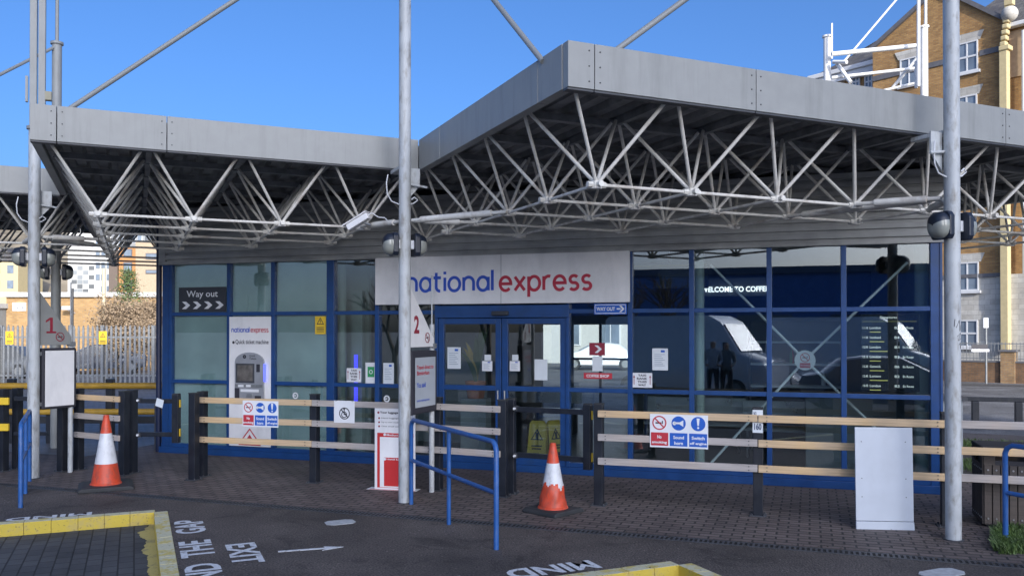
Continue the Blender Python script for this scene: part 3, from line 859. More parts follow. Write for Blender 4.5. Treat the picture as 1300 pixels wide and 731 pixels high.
for k in range(len(edges) - 1):
    x0, x1 = edges[k] + (0 if k == 0 else hb(k - 1, 1)), edges[k + 1] - (0 if k == len(edges) - 2 else hb(k, -1))
    if 4 <= k <= 7 or k == 3: pass
    if k in (5, 6): continue
    m = FZ if k in (0, 1, 2) else GZ
    rows = [(.16, z2), (z2, z1), (z1, ZTOP)]
    for r, (a, b_) in enumerate(rows):
        if r < 2: hbox(x0, x1, -.012, .07, b_ - .028, b_ + .028, 'transom')
        mm = m
        if k == 0 and r == 2: mm = FZ
        MB().box(x0, x1, .03, .038, a + (.028 if r else 0), b_ - (.028 if r < 2 else .0)).build('glass_pane', GZ, hall)
        if k < 3: MB().box(x0, x1, .055, .06, a + (.028 if r else 0), b_ - (.028 if r < 2 else .0)).build('frosted_film', FZ, hall)
# door set
zd = S(640, 403)[1]
dx0, dxm, dx1 = cs[4], cs[5], cs[6]
hbox(dx0 - .035, dx0 + .01, -.03, .10, .1, ZTOP, 'door_frame'); hbox(dx1 - .01, dx1 + .035, -.03, .10, .1, ZTOP, 'door_frame')
hbox(dx0 - .035, dx1 + .035, -.04, .12, zd, z1 + .09, 'door_header')
hbox(dxm - .12, dxm + .12, -.11, -.04, zd + .03, zd + .09, 'door_sensor', M_['charcoal'], .01)
for (a, b_, gl) in ((dx0 + .012, dxm - .006, 0), (dxm + .006, dx1 - .012, 1)):
    d = MB().box(a, a + .085, -.01, .05, .105, zd - .01).box(b_ - .085, b_, -.01, .05, .105, zd - .01).box(a + .085, b_ - .085, -.01, .05, zd - .09, zd - .01).box(a + .085, b_ - .085, -.01, .05, .105, .24).box(a + .085, b_ - .085, -.01, .05, z2 - .035, z2 + .035).build('door', B, hall, bevel=.004)
    MB().box(a + .085, b_ - .085, .015, .023, .24, z2 - .035).build('glass_pane', GZ, d)
    MB().box(a + .085, b_ - .085, .015, .023, z2 + .035, zd - .09).build('glass_pane', GZ, d)
    MB().tube((dxm + (.05 if gl else -.05), -.03, 1.0), (dxm + (.05 if gl else -.05), -.03, 1.12), .012).build('handle', M_['steel'], d)
hbox(dx0 + .012, dx1 - .012, .0, .1, .004, .1, 'threshold')
# name board
sx0, sz0 = S(476, 387, -.1); sx1, _ = S(799, 386, -.1); _, sz1 = S(476, 332, -.1)
sz1 = ZTOP + .005
board = hbox(sx0, sx1, -.10, -.04, sz0, sz1, 'name_board', M_['sign'], .006)
mid = S(636, 355, -.1)[0]
hbox(mid - .003, mid + .003, -.1025, -.10, sz0, sz1, 'board_joint', M_['greypanel'], 0, board)
n0 = S(515, 370, -.104); n1 = S(627, 370, -.104); e0 = S(633, 370, -.104); e1 = S(752, 369, -.104)
zb_ = S(580, 370, -.104)[1]; za_ = S(580, 341.5, -.104)[1]
zp = S(690, 378.5, -.104)[1]; ze = S(690, 347.5, -.104)[1]
xh_ = S(600, 352, -.104)[1] - S(600, 370, -.104)[1]
mono_text(MB(), 'national', n0[0], n1[0], zb_ + .01, xh_ * .95, -.104).build('lettering', M_['letblue'], board)
mono_text(MB(), 'express', e0[0], e1[0], S(690, 369, -.104)[1] + .01, xh_ * .95, -.104).build('lettering', M_['letred'], board)
# cladding above the frames, up to the canopy
ca = S(213, 300)[0]
cl = MB()
zz = ZTOP + .0
prof = [(-.03, ZTOP)]
z = ZTOP + .05
cl.box(-.03, FW + .03, -.05, .1, ZTOP, ZTOP + .05)
while z < 3.88:
    cl.box(.1, FW + .03, -.012, .1, z, z + .035, mi=0); cl.box(.1, FW + .03, -.045, .1, z + .035, z + .105, mi=0); z += .105
cl.box(-.03, .1, -.05, .1, ZTOP + .05, 3.98)
cl.build('cladding', M_['clad'], hall, bevel=.004)
# side and back walls, roof, interior
DEP = 8.0
hbox(0.0, .12, .14, 4.2, .0, 3.9, 'side_wall', M_['clad'], 0); hbox(FW - .12, FW, .14, DEP, .0, 3.9, 'side_wall', M_['clad'], 0)
hbox(0.0, .12, 4.2, DEP, .0, 3.9, 'side_wall', M_['clad'], 0)
hbox(.12, FW - .12, .12, DEP, .004, .012, 'interior_floor', M_['infloor'], 0)
hbox(.12, FW - .12, .12, DEP, 3.2, 3.28, 'ceiling', M_['interior'], 0)
bw0 = S(727, 430, DEP)[0]; bw1 = S(797, 430, DEP)[0]; bd0 = S(688, 430, DEP)[0]; bd1 = S(718, 430, DEP)[0]
def bwall(x0, x1, z0=.0, z1_=3.2): hbox(x0, x1, DEP, DEP + .12, z0, z1_, 'back_wall', M_['interior'], 0)
zt = S(730, 412, DEP)[1]
bwall(.12, bd0); bwall(bd1, bw0); bwall(bw1, FW - .12); bwall(bd0, bd1, zt); bwall(bw0, bw1, zt)
hbox(bw0, bw1, DEP + .02, DEP + .07, 1.28, 1.33, 'transom'); hbox((bw0 + bw1) / 2 - .03, (bw0 + bw1) / 2 + .03, DEP + .02, DEP + .07, .0, zt, 'mullion', M_['charcoal'])
# round columns and a ticket office partition inside
def col(px, d, r, z1_=3.2):
    x = S(px, 450, d)[0]
    MB().tube((x, d, .012), (x, d, z1_), r, 20).build('interior_column', M_['inlight'], hall, smooth=True)
col(434, .45, .07); col(888, .5, .065); col(1172, .35, .10)
x = S(447, 450, .9)[0]
hbox(x - .02, x + .18, .9, 1.0, .012, 2.6, 'partition', M_['inlight'])
hbox(S(470, 450, 2.5)[0], S(470, 450, 2.5)[0] + 2.2, 2.5, 2.6, .012, 2.9, 'partition', M_['interior'])
hbox(.3, cs[2], 1.2, 1.3, .012, 3.1, 'partition', M_['inlight'])
# roof of the hall above the canopy deck is the canopy itself
pipe = MB().tube((-.10, .05, .0), (-.10, .05, 3.9), .045, 14).build('downpipe', mat('navy_pipe', (.012, .02, .06), .4), hall, smooth=True)

# grit, dead leaves and moss that gather along the drain and at the post feet
random.seed(77)
mb = MB(); spots = [(P2, .22), (P3, .3), (P1, .25), (P3 + Vector((.35, .25, 0)), .4)]
for _ in range(2600):
    if random.random() < .45:
        x = random.uniform(-3, 13); y = random.gauss(.02, .09); q = DM @ Vector((x, y, 0))
    elif random.random() < .75:
        P, rr = random.choice(spots); q = P + Vector((random.gauss(0, rr), random.gauss(0, rr), 0))
    else: q = DM @ Vector((random.uniform(-4, 13), random.uniform(-3, 4), 0))
    a = random.uniform(0, math.tau); l = random.uniform(.004, .014); w_ = l * random.uniform(.3, .8); u = Vector((math.cos(a), math.sin(a), random.uniform(-.2, .2))) * l; v = Vector((-math.sin(a), math.cos(a), random.uniform(-.2, .2))) * w_
    z = Vector((q.x, q.y, .009)); mb.add([z - u, z + v, z + u, z - v], [(0, 1, 2, 3)])
mb.build('debris', mat('dead_leaf_grit', (.06, .045, .03), .9, var=.7, scale=9), kind='stuff')
tag(COL.objects['debris'], 'scattered grit and dead leaf bits along the drain and at the post feet', 'debris')
# faded scribble on the right post
mb = MB()
for st in ([(-.03, 1.98), (.0, 2.05), (.01, 1.95), (.035, 2.02)], [(-.02, 1.9), (.02, 1.93), (-.01, 1.86), (.03, 1.88)], [(-.005, 1.82), (.02, 1.84), (.015, 1.79), (.035, 1.82)], [(-.04, 2.06), (-.045, 1.99)]):
    pts = [Vector((x, -math.sqrt(.0705 ** 2 - x * x), z)) for x, z in st]; mb.path(pts, .0035, 5)
mb.build('graffiti', mat('marker_grey', (.14, .14, .14), .7), post3)
# ================================================================== SIGN HELPERS
def ring(mb, c, r, w, y, mi=0): mb.disc(c, r, seg=28, r0=r - w, y=y, mi=mi, th=.0012)
def slash(mb, c, r, y, w, mi=0, ang=-45):
    d = Vector((math.cos(R(ang)), 0, math.sin(R(ang)))); n = Vector((-d.z, 0, d.x)); o = Vector((c[0], y, c[1]))
    mb.add([o - d * r - n * w, o + d * r - n * w, o + d * r + n * w, o - d * r + n * w], [(0, 1, 2, 3)], mi)
def rect(mb, x0, x1, z0, z1, y, mi=0): mb.add([(x0, y, z0), (x1, y, z0), (x1, y, z1), (x0, y, z1)], [(0, 1, 2, 3)], mi)
def no_smoking(mb, c, r, y, red=1, ink=2):
    ring(mb, c, r, r * .17, y, red)
    rect(mb, c[0] - r * .55, c[0] + r * .3, c[1] - r * .12, c[1] + r * .08, y, ink)
    rect(mb, c[0] + r * .36, c[0] + r * .5, c[1] - r * .12, c[1] + r * .3, y, ink)
    slash(mb, c, r * .86, y - .0007, r * .09, red, -45)
def warn_tri(mb, c, r, y, ink, fill=None):
    p = [Vector((c[0] + r * math.sin(a), y, c[1] + r * math.cos(a))) for a in (0, R(120), R(240))]
    q = [Vector((c[0] + r * .7 * math.sin(a), y, c[1] + r * .7 * math.cos(a))) for a in (0, R(120), R(240))]
    for i in range(3):
        j = (i + 1) % 3; mb.add([p[i], p[j], q[j], q[i]], [(0, 1, 2, 3)], ink)
def SM(px, py, d=-.02): return None
def on_facade(px, py, d):
    x, z = S(px, py, d); return FM @ Matrix.Translation((x, d, z))
def plate(name, label, cat, px0, py0, px1, py1, d, m, draw=None, th=.004, group=None, bev=.002):
    """a flat sheet fixed to the hall front between two opposite corners of its outline"""
    x0, zt_ = S(px0, py0, d); x1, zb_ = S(px1, py1, d)
    w, h = x1 - x0, abs(zt_ - zb_)
    t = thing(name, label, cat, FM @ Matrix.Translation((x0, d, min(zt_, zb_))), group)
    MB().box(0, w, 0, th, 0, h).build('panel', m, t, bevel=bev)
    if draw: draw(t, w, h)
    return t
def let(t, txt, x0, x1, z0, z1, m, bold=.0, y=-.0025, name='lettering'):
    mb = MB(); text_into(mb, txt, x0, x1, z0, z1, y, bold=bold); return mb.build(name, m, t)

# ---------------- signs on the glass
def d_wayout(t, w, h):
    let(t, 'Way out', w * .17, w * .83, h * .52, h * .86, M_['white'], .01)
    mb = MB()
    for k in range(4):
        x = w * (.07 + .235 * k); a, b = w * .09, w * .11
        z0, zm, z1_ = h * .12, h * .27, h * .42
        mb.add([(x, -.003, z0), (x + a, -.003, z0), (x + a + b * .8, -.003, zm), (x + a, -.003, z1_), (x, -.003, z1_), (x + b * .8, -.003, zm)], [(0, 1, 2, 5), (5, 2, 3, 4)])
    mb.build('chevron', M_['white'], t)
plate('direction_sign', 'charcoal Way out sign with four white chevrons in the leftmost top window', 'sign', 227, 365, 287, 395.5, .02, M_['charcoal'], d_wayout)
def d_blueout(t, w, h):
    mb = MB(); rect(mb, w * .03, w * .97, h * .08, h * .14, -.002); rect(mb, w * .03, w * .97, h * .86, h * .92, -.002); rect(mb, w * .03, w * .045, h * .08, h * .92, -.002); rect(mb, w * .955, w * .97, h * .08, h * .92, -.002)
    mb.add([(w * .70, -.003, h * .45), (w * .82, -.003, h * .45), (w * .82, -.003, h * .57), (w * .70, -.003, h * .57)], [(0, 1, 2, 3)])
    mb.add([(w * .78, -.003, h * .22), (w * .84, -.003, h * .22), (w * .94, -.003, h * .51), (w * .84, -.003, h * .8), (w * .78, -.003, h * .8), (w * .86, -.003, h * .51)], [(0, 1, 2, 5), (5, 2, 3, 4)])
    mb.build('arrow', M_['white'], t)
    let(t, 'WAY OUT', w * .08, w * .65, h * .34, h * .68, M_['white'], .03)
plate('direction_sign', 'small blue WAY OUT sign with white arrow under the right end of the name board', 'sign', 754, 385.5, 795.5, 399, -.06, M_['signblue'], d_blueout, .012)
def d_taxi(t, w, h):
    for i, (s, a, b) in enumerate((('TAXI', .3, .7), ('RANK', .24, .76), ('THIS', .27, .73), ('WAY', .3, .7))):
        z = h * (.78 - .22 * i); let(t, s, w * a, w * b, z - h * .02, z + h * .13, M_['ink'], .03)
    mb = MB()
    for x in (.1, .9):
        mb.add([(w * (x - .015), -.002, h * .2), (w * (x + .015), -.002, h * .2), (w * (x + .015), -.002, h * .7), (w * (x - .015), -.002, h * .7)], [(0, 1, 2, 3)])
        mb.add([(w * (x - .05), -.002, h * .68), (w * (x + .05), -.002, h * .68), (w * x, -.002, h * .85)], [(0, 1, 2)])
    mb.build('arrow', M_['pink'], t)
plate('paper_notice', 'white TAXI RANK THIS WAY notice on glass beside the green square notice', 'notice', 440, 467, 458.5, 485, .02, M_['white'], d_taxi, .002)
plate('paper_notice', 'white TAXI RANK THIS WAY notice low on the pane right of the doors', 'notice', 802.5, 473, 828, 492, .02, M_['white'], d_taxi, .002)
def d_green(t, w, h):
    MB().box(w * .2, w * .8, -.002, 0, h * .3, h * .8).build('green_square', M_['green'], t)
    mb = MB(); ring(mb, (w * .5, h * .55), w * .17, w * .06, -.003); mb.build('emblem', M_['white'], t)
plate('paper_notice', 'white notice with a bright green square behind the glass left of post 2', 'notice', 464, 460, 478, 486.5, .02, M_['white'], d_green, .002)
def d_lines(t, w, h):
    mb = MB()
    for i in range(7): rect(mb, w * .14, w * (.8 - .1 * (i % 3)), h * (.2 + .085 * i), h * (.225 + .085 * i), -.002)
    mb.build('printed_lines', mat('print_grey', (.3, .36, .42), .7), t)
    MB().box(w * .55, w * .8, -.0025, 0, h * .82, h * .92).build('heading_block', M_['signblue'], t)
plate('paper_notice', 'pale blue printed sheet behind the glass next to the green square notice', 'notice', 486.5, 460.5, 500, 487, .02, M_['paper'], d_lines, .002)
plate('paper_notice', 'white printed sheet taped high on the left door glass', 'notice', 568, 440.5, 585, 468, .005, M_['paper'], d_lines, .002)
plate('paper_notice', 'small white notice at the right edge of the left door glass', 'notice', 612, 458, 625, 471, .005, M_['white'], d_lines, .002)
plate('paper_notice', 'pale square sticker above the small notice on the left door', 'sticker', 615, 450, 623.5, 457.5, .005, M_['paper'], None, .002)
plate('paper_notice', 'small white notice at the left edge of the right door glass', 'notice', 647, 458, 660, 471, .005, M_['white'], d_lines, .002)
plate('paper_notice', 'pale square sticker above the small notice on the right door', 'sticker', 650, 450, 658, 457.5, .005, M_['paper'], None, .002)
plate('paper_notice', 'blank pale blue sheet in the middle of the right door glass', 'notice', 678.5, 456, 695, 482.5, .005, M_['paper'], None, .002)
plate('paper_notice', 'pale blue sheet on the glass right of the doors above the red coffee sign', 'notice', 752, 452, 765, 471, .02, M_['paper'], None, .002)
plate('paper_notice', 'white printed sheet on the pane above the taxi rank notice', 'notice', 828, 442, 848, 470, .02, M_['paper'], d_lines, .002)
def d_arrowpic(t, w, h):
    mb = MB(); mb.add([(w * .35, -.002, h * .2), (w * .55, -.002, h * .2), (w * .8, -.002, h * .5), (w * .55, -.002, h * .8), (w * .35, -.002, h * .8), (w * .6, -.002, h * .5)], [(0, 1, 2, 5), (5, 2, 3, 4)])
    mb.build('chevron', M_['white'], t)
plate('direction_sign', 'faded maroon square sign with white chevron on the pane right of the doors', 'sign', 748, 435, 768, 451, .02, M_['pink'], d_arrowpic)
def d_coffee(t, w, h): let(t, 'COFFEE SHOP', w * .1, w * .9, h * .25, h * .75, M_['white'], .03)
plate('window_sign', 'red COFFEE SHOP strip sign on the pane right of the doors', 'sign', 741, 473, 777, 481, .02, M_['signred'], d_coffee)
def d_warn(t, w, h):
    mb = MB(); warn_tri(mb, (w * .5, h * .68), w * .4, -.002, 0); rect(mb, w * .47, w * .53, h * .62, h * .8, -.002)
    for i in range(4): rect(mb, w * .15, w * .85, h * (.12 + .08 * i), h * (.15 + .08 * i), -.002)
    mb.build('warning_print', M_['ink'], t)
plate('warning_sticker', 'yellow triangle warning sticker at the top of the third frosted pane', 'sticker', 400, 401.5, 413.5, 424, .02, M_['yellow'], d_warn, .002)
def sticker_c(px, py, txt, label):
    x, z = S(px, py, .02); t = thing('round_sticker', label, 'sticker', FM @ Matrix.Translation((x, .02, z)))
    mb = MB(); ring(mb, (0, 0), .05, .02, 0); rect(mb, -.03, .01, -.01, .01, -.001); mb.build('ring', M_['white'], t)
sticker_c(375, 502, '', 'small round white sticker on the lower frosted pane above the timber rail')
sticker_c(491, 506, '', 'small round white sticker low on the dark pane left of post 2')

# ---------------- ticket machine set in the second bay
x0, zt_ = S(291, 402, -.03); x1, zb_ = S(344, 568, -.03)
tm = thing('ticket_machine', 'white tall panel with grey quick ticket machine set into the second window bay', 'ticket machine', FM @ Matrix.Translation((x0, -.03, .17)))
w = x1 - x0 - .01; h = zt_ - .17
MB().box(.0, w, 0, .05, 0, h).build('surround_panel', M_['sign'], tm, bevel=.004)
def mp(px, py): a, b = S(px, py, -.03); return a - x0, b - .17
a = mp(294, 421); b_ = mp(318, 413); c_ = mp(341, 421)
lw = c_[0] - a[0]
mono_text(MB(), 'national', a[0], a[0] + lw * .49, mp(300, 421.5)[1], mp(300, 417.2)[1] - mp(300, 421.5)[1], -.003).build('lettering', M_['letblue'], tm)
mono_text(MB(), 'express', a[0] + lw * .52, c_[0], mp(300, 421.5)[1], mp(300, 417.2)[1] - mp(300, 421.5)[1], -.003).build('lettering', M_['letred'], tm)
let(tm, 'Quick ticket machine', mp(299, 435)[0], mp(341, 435)[0], mp(320, 437.5)[1], mp(320, 431)[1], M_['ink'], .015)
mb = MB(); mb.disc((mp(296.5, 434)[0], mp(296.5, 434.5)[1]), .022, y=-.002); mb.build('round_emblem', M_['ink'], tm)
m0, m1 = mp(299.5, 470)[0], mp(336, 470)[0]; mt = mp(318, 447)[1]; msh = mp(318, 459)[1]; mbt = mp(318, 512)[1]
pts = [(m0, mbt), (m1, mbt), (m1, msh)] + [((m0 + m1) / 2 + (m1 - m0) / 2 * math.cos(t), msh + (mt - msh) * math.sin(t)) for t in [math.pi * i / 12 for i in range(1, 12)]] + [(m0, msh)]
pts = list(reversed(pts))
MB().prism(pts, -.03, 0).build('machine_body', mat('machine_grey', (.33, .34, .36), .4, metal=.2), tm, bevel=.004)
def mbox(p0, p1, y0, y1, name, m, bev=.003):
    a = mp(*p0); b = mp(*p1)
    return MB().box(min(a[0], b[0]), max(a[0], b[0]), y0, y1, min(a[1], b[1]), max(a[1], b[1])).build(name, m, tm, bevel=bev)
mbox((301, 461), (324.5, 486), -.034, -.03, 'screen_bezel', M_['darksteel']); mbox((303, 463), (322.5, 483.5), -.037, -.034, 'screen', mat('touch_screen', (.12, .11, .10), .15, var=.4, scale=9))
mbox((327, 462), (331.5, 472), -.036, -.03, 'card_reader', M_['ink']); mbox((300, 487), (335, 492), -.036, -.03, 'ledge', M_['galv'])
mbox((307, 493.5), (330, 497.5), -.034, -.03, 'label_strip', M_['white']); mbox((299.7, 492), (305.5, 505), -.036, -.03, 'note_slot', M_['ink']); mbox((315, 499), (322, 504), -.04, -.03, 'keypad', M_['steel']); mbox((325, 502), (333, 507), -.036, -.03, 'ticket_tray', M_['ink'])
mbox((304, 488), (311, 491), -.038, -.034, 'coin_slot', M_['white']); mbox((314, 488), (320, 491), -.038, -.034, 'coin_slot', M_['white'])
mb = MB(); q = mp(312, 452.5); mb.disc(q, .03, y=-.032, r0=.008); mb.build('round_emblem', M_['ink'], tm)
let(tm, 'Quick\nTickets', mp(318, 456)[0], mp(327, 456)[0], mp(318, 456)[1], mp(318, 450)[1], M_['ink'], .01, y=-.033)
a, b = mp(335.5, 462), mp(338, 484)
MB().box(a[0], b[0], -.028, -.004, b[1], a[1]).build('light_strip', mat('blue_glow', (.05, .08, .9), .4, emit=(.08, .1, 1.0), estr=1.2), tm)
mb = MB(); cx_ = mp(317, 556); aw = .20
def chev(mb, cx, cz, w, h, t):
    mb.add([(cx - w, -.003, cz), (cx, -.003, cz + h), (cx + w, -.003, cz), (cx + w - t * 1.4, -.003, cz), (cx, -.003, cz + h - t * 1.4), (cx - w + t * 1.4, -.003, cz)], [(0, 5, 4, 1), (1, 4, 3, 2)])
zc = mp(317, 565)[1]; zc2 = mp(317, 544)[1]
chev(mb, cx_[0], zc + .04, .19, zc2 - zc - .03, .02); chev(mb, cx_[0], zc + .04, .10, (zc2 - zc) * .5, .05); rect(mb, cx_[0] - .2, cx_[0] + .2, zc, zc + .04, -.003)
mb.build('red_chevron', M_['signred'], tm)

# ---------------- departures board
def d_dep(t, w, h):
    W = M_['white']
    txt = MB(); text_into(txt, 'Departures', w * .33, w * .62, h * .925, h * .965, -.003, bold=.01)
    for i, c_ in enumerate(('London', 'Southend', 'London', 'London', 'Gatwick', 'Luton', 'London')):
        z = h * (.80 - .125 * i)
        text_into(txt, ('11.10', '11.30', '12.00', '12.15', '12.30', '12.45', '13.05')[i], w * .03, w * .12, z, z + h * .03, -.003, bold=.01)
        text_into(txt, c_, w * .15, w * .34, z, z + h * .032, -.003, bold=.01)
        text_into(txt, ('B2', 'B4', 'B1', 'B3', 'B6', 'B2', 'B3')[i], w * .58, w * .66, z, z + h * .03, -.003, bold=.01)
        text_into(txt, 'En Route', w * .72, w * .9, z, z + h * .03, -.003, bold=.01)
    em = mat('board_letters', (.7, .7, .65), .5, emit=(.8, .8, .75), estr=.35)
    txt.build('lettering', em, t)
    mb = MB()
    for i in range(7):
        z = h * (.755 - .125 * i); rect(mb, w * .15, w * (.34 + .06 * (i % 3)), z, z + h * .012, -.003)
    rect(mb, w * .03, w * .95, h * .895, h * .898, -.003)
    mb.build('route_line', mat('board_yellow', (.5, .45, .1), .5, emit=(.5, .45, .1), estr=.25), t)
plate('departures_board', 'tall black departures board with small white rows behind the rightmost window', 'departure board', 1093, 398, 1167.5, 497, .07, M_['screen'], d_dep, .03)

# ---------------- interior fittings seen through the glass
br = thing('cross_bracing', 'pale steel cross bracing behind the right hand windows with a round centre plate', 'bracing', FM)
d = .45
def sp(px, py, d=d): x, z = S(px, py, d); return Vector((x, d, z))
c0 = sp(1022, 457)
for e in (sp(1152, 333), sp(903, 587), sp(902, 336), sp(1125, 556)):
    MB().tube(c0, e, .018, 10).build('brace_rod', M_['white'], br, smooth=True)
MB().disc((c0.x, c0.z), .13, y=d - .03, th=.012).build('centre_plate', M_['white'], br)
ns = thing('no_smoking_sign', 'red and white no smoking sign on the round bracing plate behind glass', 'sign', FM @ Matrix.Translation((c0.x, d - .045, c0.z)))
mb = MB(); rect(mb, -.075, .075, -.11, .11, 0, 0); no_smoking(mb, (0, .035), .06, -.001, 1, 2); rect(mb, -.065, .065, -.1, -.035, -.001, 1); mb.build('panel', [M_['white'], M_['signred'], M_['ink']], ns)
let(ns, 'No smoking', -.055, .055, -.08, -.055, M_['white'], .01)
ws = thing('ceiling_display', 'dark rectangular screen hanging from the ceiling inside above the right windows', 'display screen', FM @ Matrix.Translation((S(850, 355, 1.2)[0], 1.2, S(850, 362, 1.2)[1])))
MB().box(-.55, .55, 0, .12, -.05, .32).build('screen_case', M_['screen'], ws, bevel=.01); MB().tube((0, .06, .32), (0, .06, 1.0), .02).build('hanger', M_['darksteel'], ws)
MB().box(-.53, .53, -.002, 0, .27, .30).build('status_strip', mat('status_yellow', (.4, .33, .1), .5), ws)
mb = MB(); a = S(890, 371, 1.6); b = S(976, 363, 1.6)
wc = thing('lit_window_sign', 'white lit WELCOME TO COFFEE lettering hanging inside the right windows', 'sign', FM @ Matrix.Translation((a[0], 1.6, a[1])))
MB().box(-.05, b[0] - a[0] + .05, .01, .05, -.06, .2).build('backing', M_['interior'], wc)
let(wc, 'WELCOME TO COFFEE', 0, b[0] - a[0], 0, b[1] - a[1], mat('lit_letters', (.8, .8, .8), .5, emit=(.9, .93, 1), estr=1.1), .02)
mb = MB()
def bench(px, d_, label):
    x, _ = S(px, 480, d_)
    t = thing('waiting_bench', label, 'bench', FM @ Matrix.Translation((x, d_, .012)))
    MB().box(-.8, .8, 0, .42, .42, .46).build('seat', M_['steel'], t, bevel=.01); MB().box(-.8, .8, .42, .46, .55, .85).build('backrest', M_['steel'], t, bevel=.01)
    for s_ in (-.7, .7): MB().box(s_ - .02, s_ + .02, .03, .4, 0, .42).build('leg', M_['darksteel'], t)
bench(1010, 2.2, 'steel waiting bench inside behind the crossed braces'); bench(880, 2.6, 'steel waiting bench inside left of the crossed braces'); bench(680, 4.2, 'steel waiting bench deep inside behind the right door')
# drink cabinet and counter
t = thing('service_counter', 'pale grey service counter standing inside behind the departures board', 'counter', FM @ Matrix.Translation((S(1150, 500, 1.5)[0], 1.5, .012)))
MB().box(-1.3, .7, 0, .6, 0, 1.0).build('front_panel', M_['greypanel'], t, bevel=.01); MB().box(-1.35, .75, -.05, .65, 1.0, 1.05).build('worktop', M_['darksteel'], t, bevel=.005)
t = thing('drinks_cabinet', 'dark shelved cabinet with pale shelf edges inside behind the crossed braces', 'cabinet', FM @ Matrix.Translation((S(1010, 470, 3.2)[0], 3.2, .012)))
MB().box(-.7, .7, .4, .5, 0, 2.1).box(-.74, -.7, 0, .5, 0, 2.1).box(.7, .74, 0, .5, 0, 2.1).build('case', M_['ink'], t)
for k in range(5): MB().box(-.7, .7, .02, .4, .3 + .36 * k, .33 + .36 * k).build('shelf', M_['white'], t)
random.seed(11)
for k in range(3):
    mb = MB(); x = random.uniform(-.6, .6); z = .33 + .36 * random.randint(1, 3)
    mb.lathe([(0, 0), (.035, 0), (.035, .14), (.015, .19), (.015, .22), (0, .22)], seg=10)
    o = mb.build('drink_bottle', [M_['signred'], M_['white'], M_['green']][k % 3], smooth=True)
    o.matrix_world = FM @ Matrix.Translation((S(1010, 470, 3.2)[0] + x, 3.2 + .2, z + .012)); tag(o, 'small %s bottle on a shelf of the cabinet behind the braces' % ('red', 'white', 'green')[k], 'bottle', 'bottles in the cabinet')
a = S(449.5, 450, .7); b = S(453.5, 515, .7)
t = MB().box(a[0], b[0], .7, .72, b[1], a[1]).build('light_strip', mat('blue_light_strip', (.05, .06, .8), .4, emit=(.07, .07, 1.0), estr=.8)); t.matrix_world = FM; tag(t, 'thin glowing blue light strip inside left of post 2 behind the taxi rank notice', 'light strip')
# wet floor signs
M_['wetyellow'] = mat('floor_sign_yellow', (.45, .34, .05), .5)
def wetfloor(px, py, d_, label, ang=0):
    x, _ = S(px, py, d_)
    t = thing('wet_floor_sign', label, 'floor sign', FM @ Matrix.Translation((x, d_, .012)) @ Matrix.Rotation(ang, 4, 'Z'), 'wet floor signs inside the door')
    for s_, rot in ((-1, R(-9)), (1, R(9))):
        Mx = Matrix.Translation((0, s_ * .0, .62)) @ Matrix.Rotation(rot, 4, 'X') @ Matrix.Translation((0, 0, -.62))
        p = MB().prism([(-.15, 0), (-.11, .0), (-.08, .05), (.08, .05), (.11, 0), (.15, 0), (.12, .6), (.09, .64), (-.09, .64), (-.12, .6)][::-1], s_ * .012 - .008, s_ * .012 + .008, Mx).build('leaf', M_['wetyellow'], t, bevel=.003)
        if s_ < 0:
            mb = MB(); warn_tri(mb, (0, .42), .11, -.022, 0); rect(mb, -.02, .02, .38, .47, -.022); rect(mb, -.08, .08, .27, .29, -.022); rect(mb, -.07, .07, .23, .25, -.022); rect(mb, -.04, .04, .1, .18, -.022)
            mb.v = [tuple(Mx @ Vector(v)) for v in mb.v]; mb.build('warning_print', M_['ink'], t)
    return t
wetfloor(683, 560, .55, 'yellow wet floor sign facing out behind the lower right door glass')
wetfloor(703, 560, .7, 'second yellow wet floor sign turned sideways behind the first', R(55))
# potted plant with a tall dry leaf
px_, _ = S(604, 500, .5)
pt = thing('potted_plant', 'orange pot with tall dry yellow palm leaf inside the left door', 'plant', FM @ Matrix.Translation((px_, .5, .012)))
MB().box(-.2, .2, -.12, .12, 0, .95).build('stand', M_['interior'], pt, bevel=.01)
MB().lathe([(0, .95), (.12, .95), (.16, 1.2), (.14, 1.2), (.1, 1.0), (0, 1.0)], seg=20).build('pot', M_['terracotta'], pt, smooth=True)
random.seed(21)
for k in range(12):
    a = random.uniform(0, math.tau); h_ = random.uniform(.5, 1.15); lean = random.uniform(.05, .25); mb = MB(); prev = None; n = 9; vs = []
    for i in range(n + 1):
        t_ = i / n; wv = .04 * math.sin(math.pi * min(1, t_ * .9 + .1)) + .003
        c_ = Vector((math.cos(a) * lean * t_ ** 1.7, math.sin(a) * lean * t_ ** 1.7, 1.15 + h_ * t_ - .1 * t_ ** 4))
        vs += [c_ + Vector((-wv, 0, 0)), c_ + Vector((wv, .003, 0))]
    mb.add(vs, [(2 * i, 2 * i + 1, 2 * i + 3, 2 * i + 2) for i in range(n)])
    mb.build('leaf', M_['straw'] if k % 2 else M_['leaf'], pt)

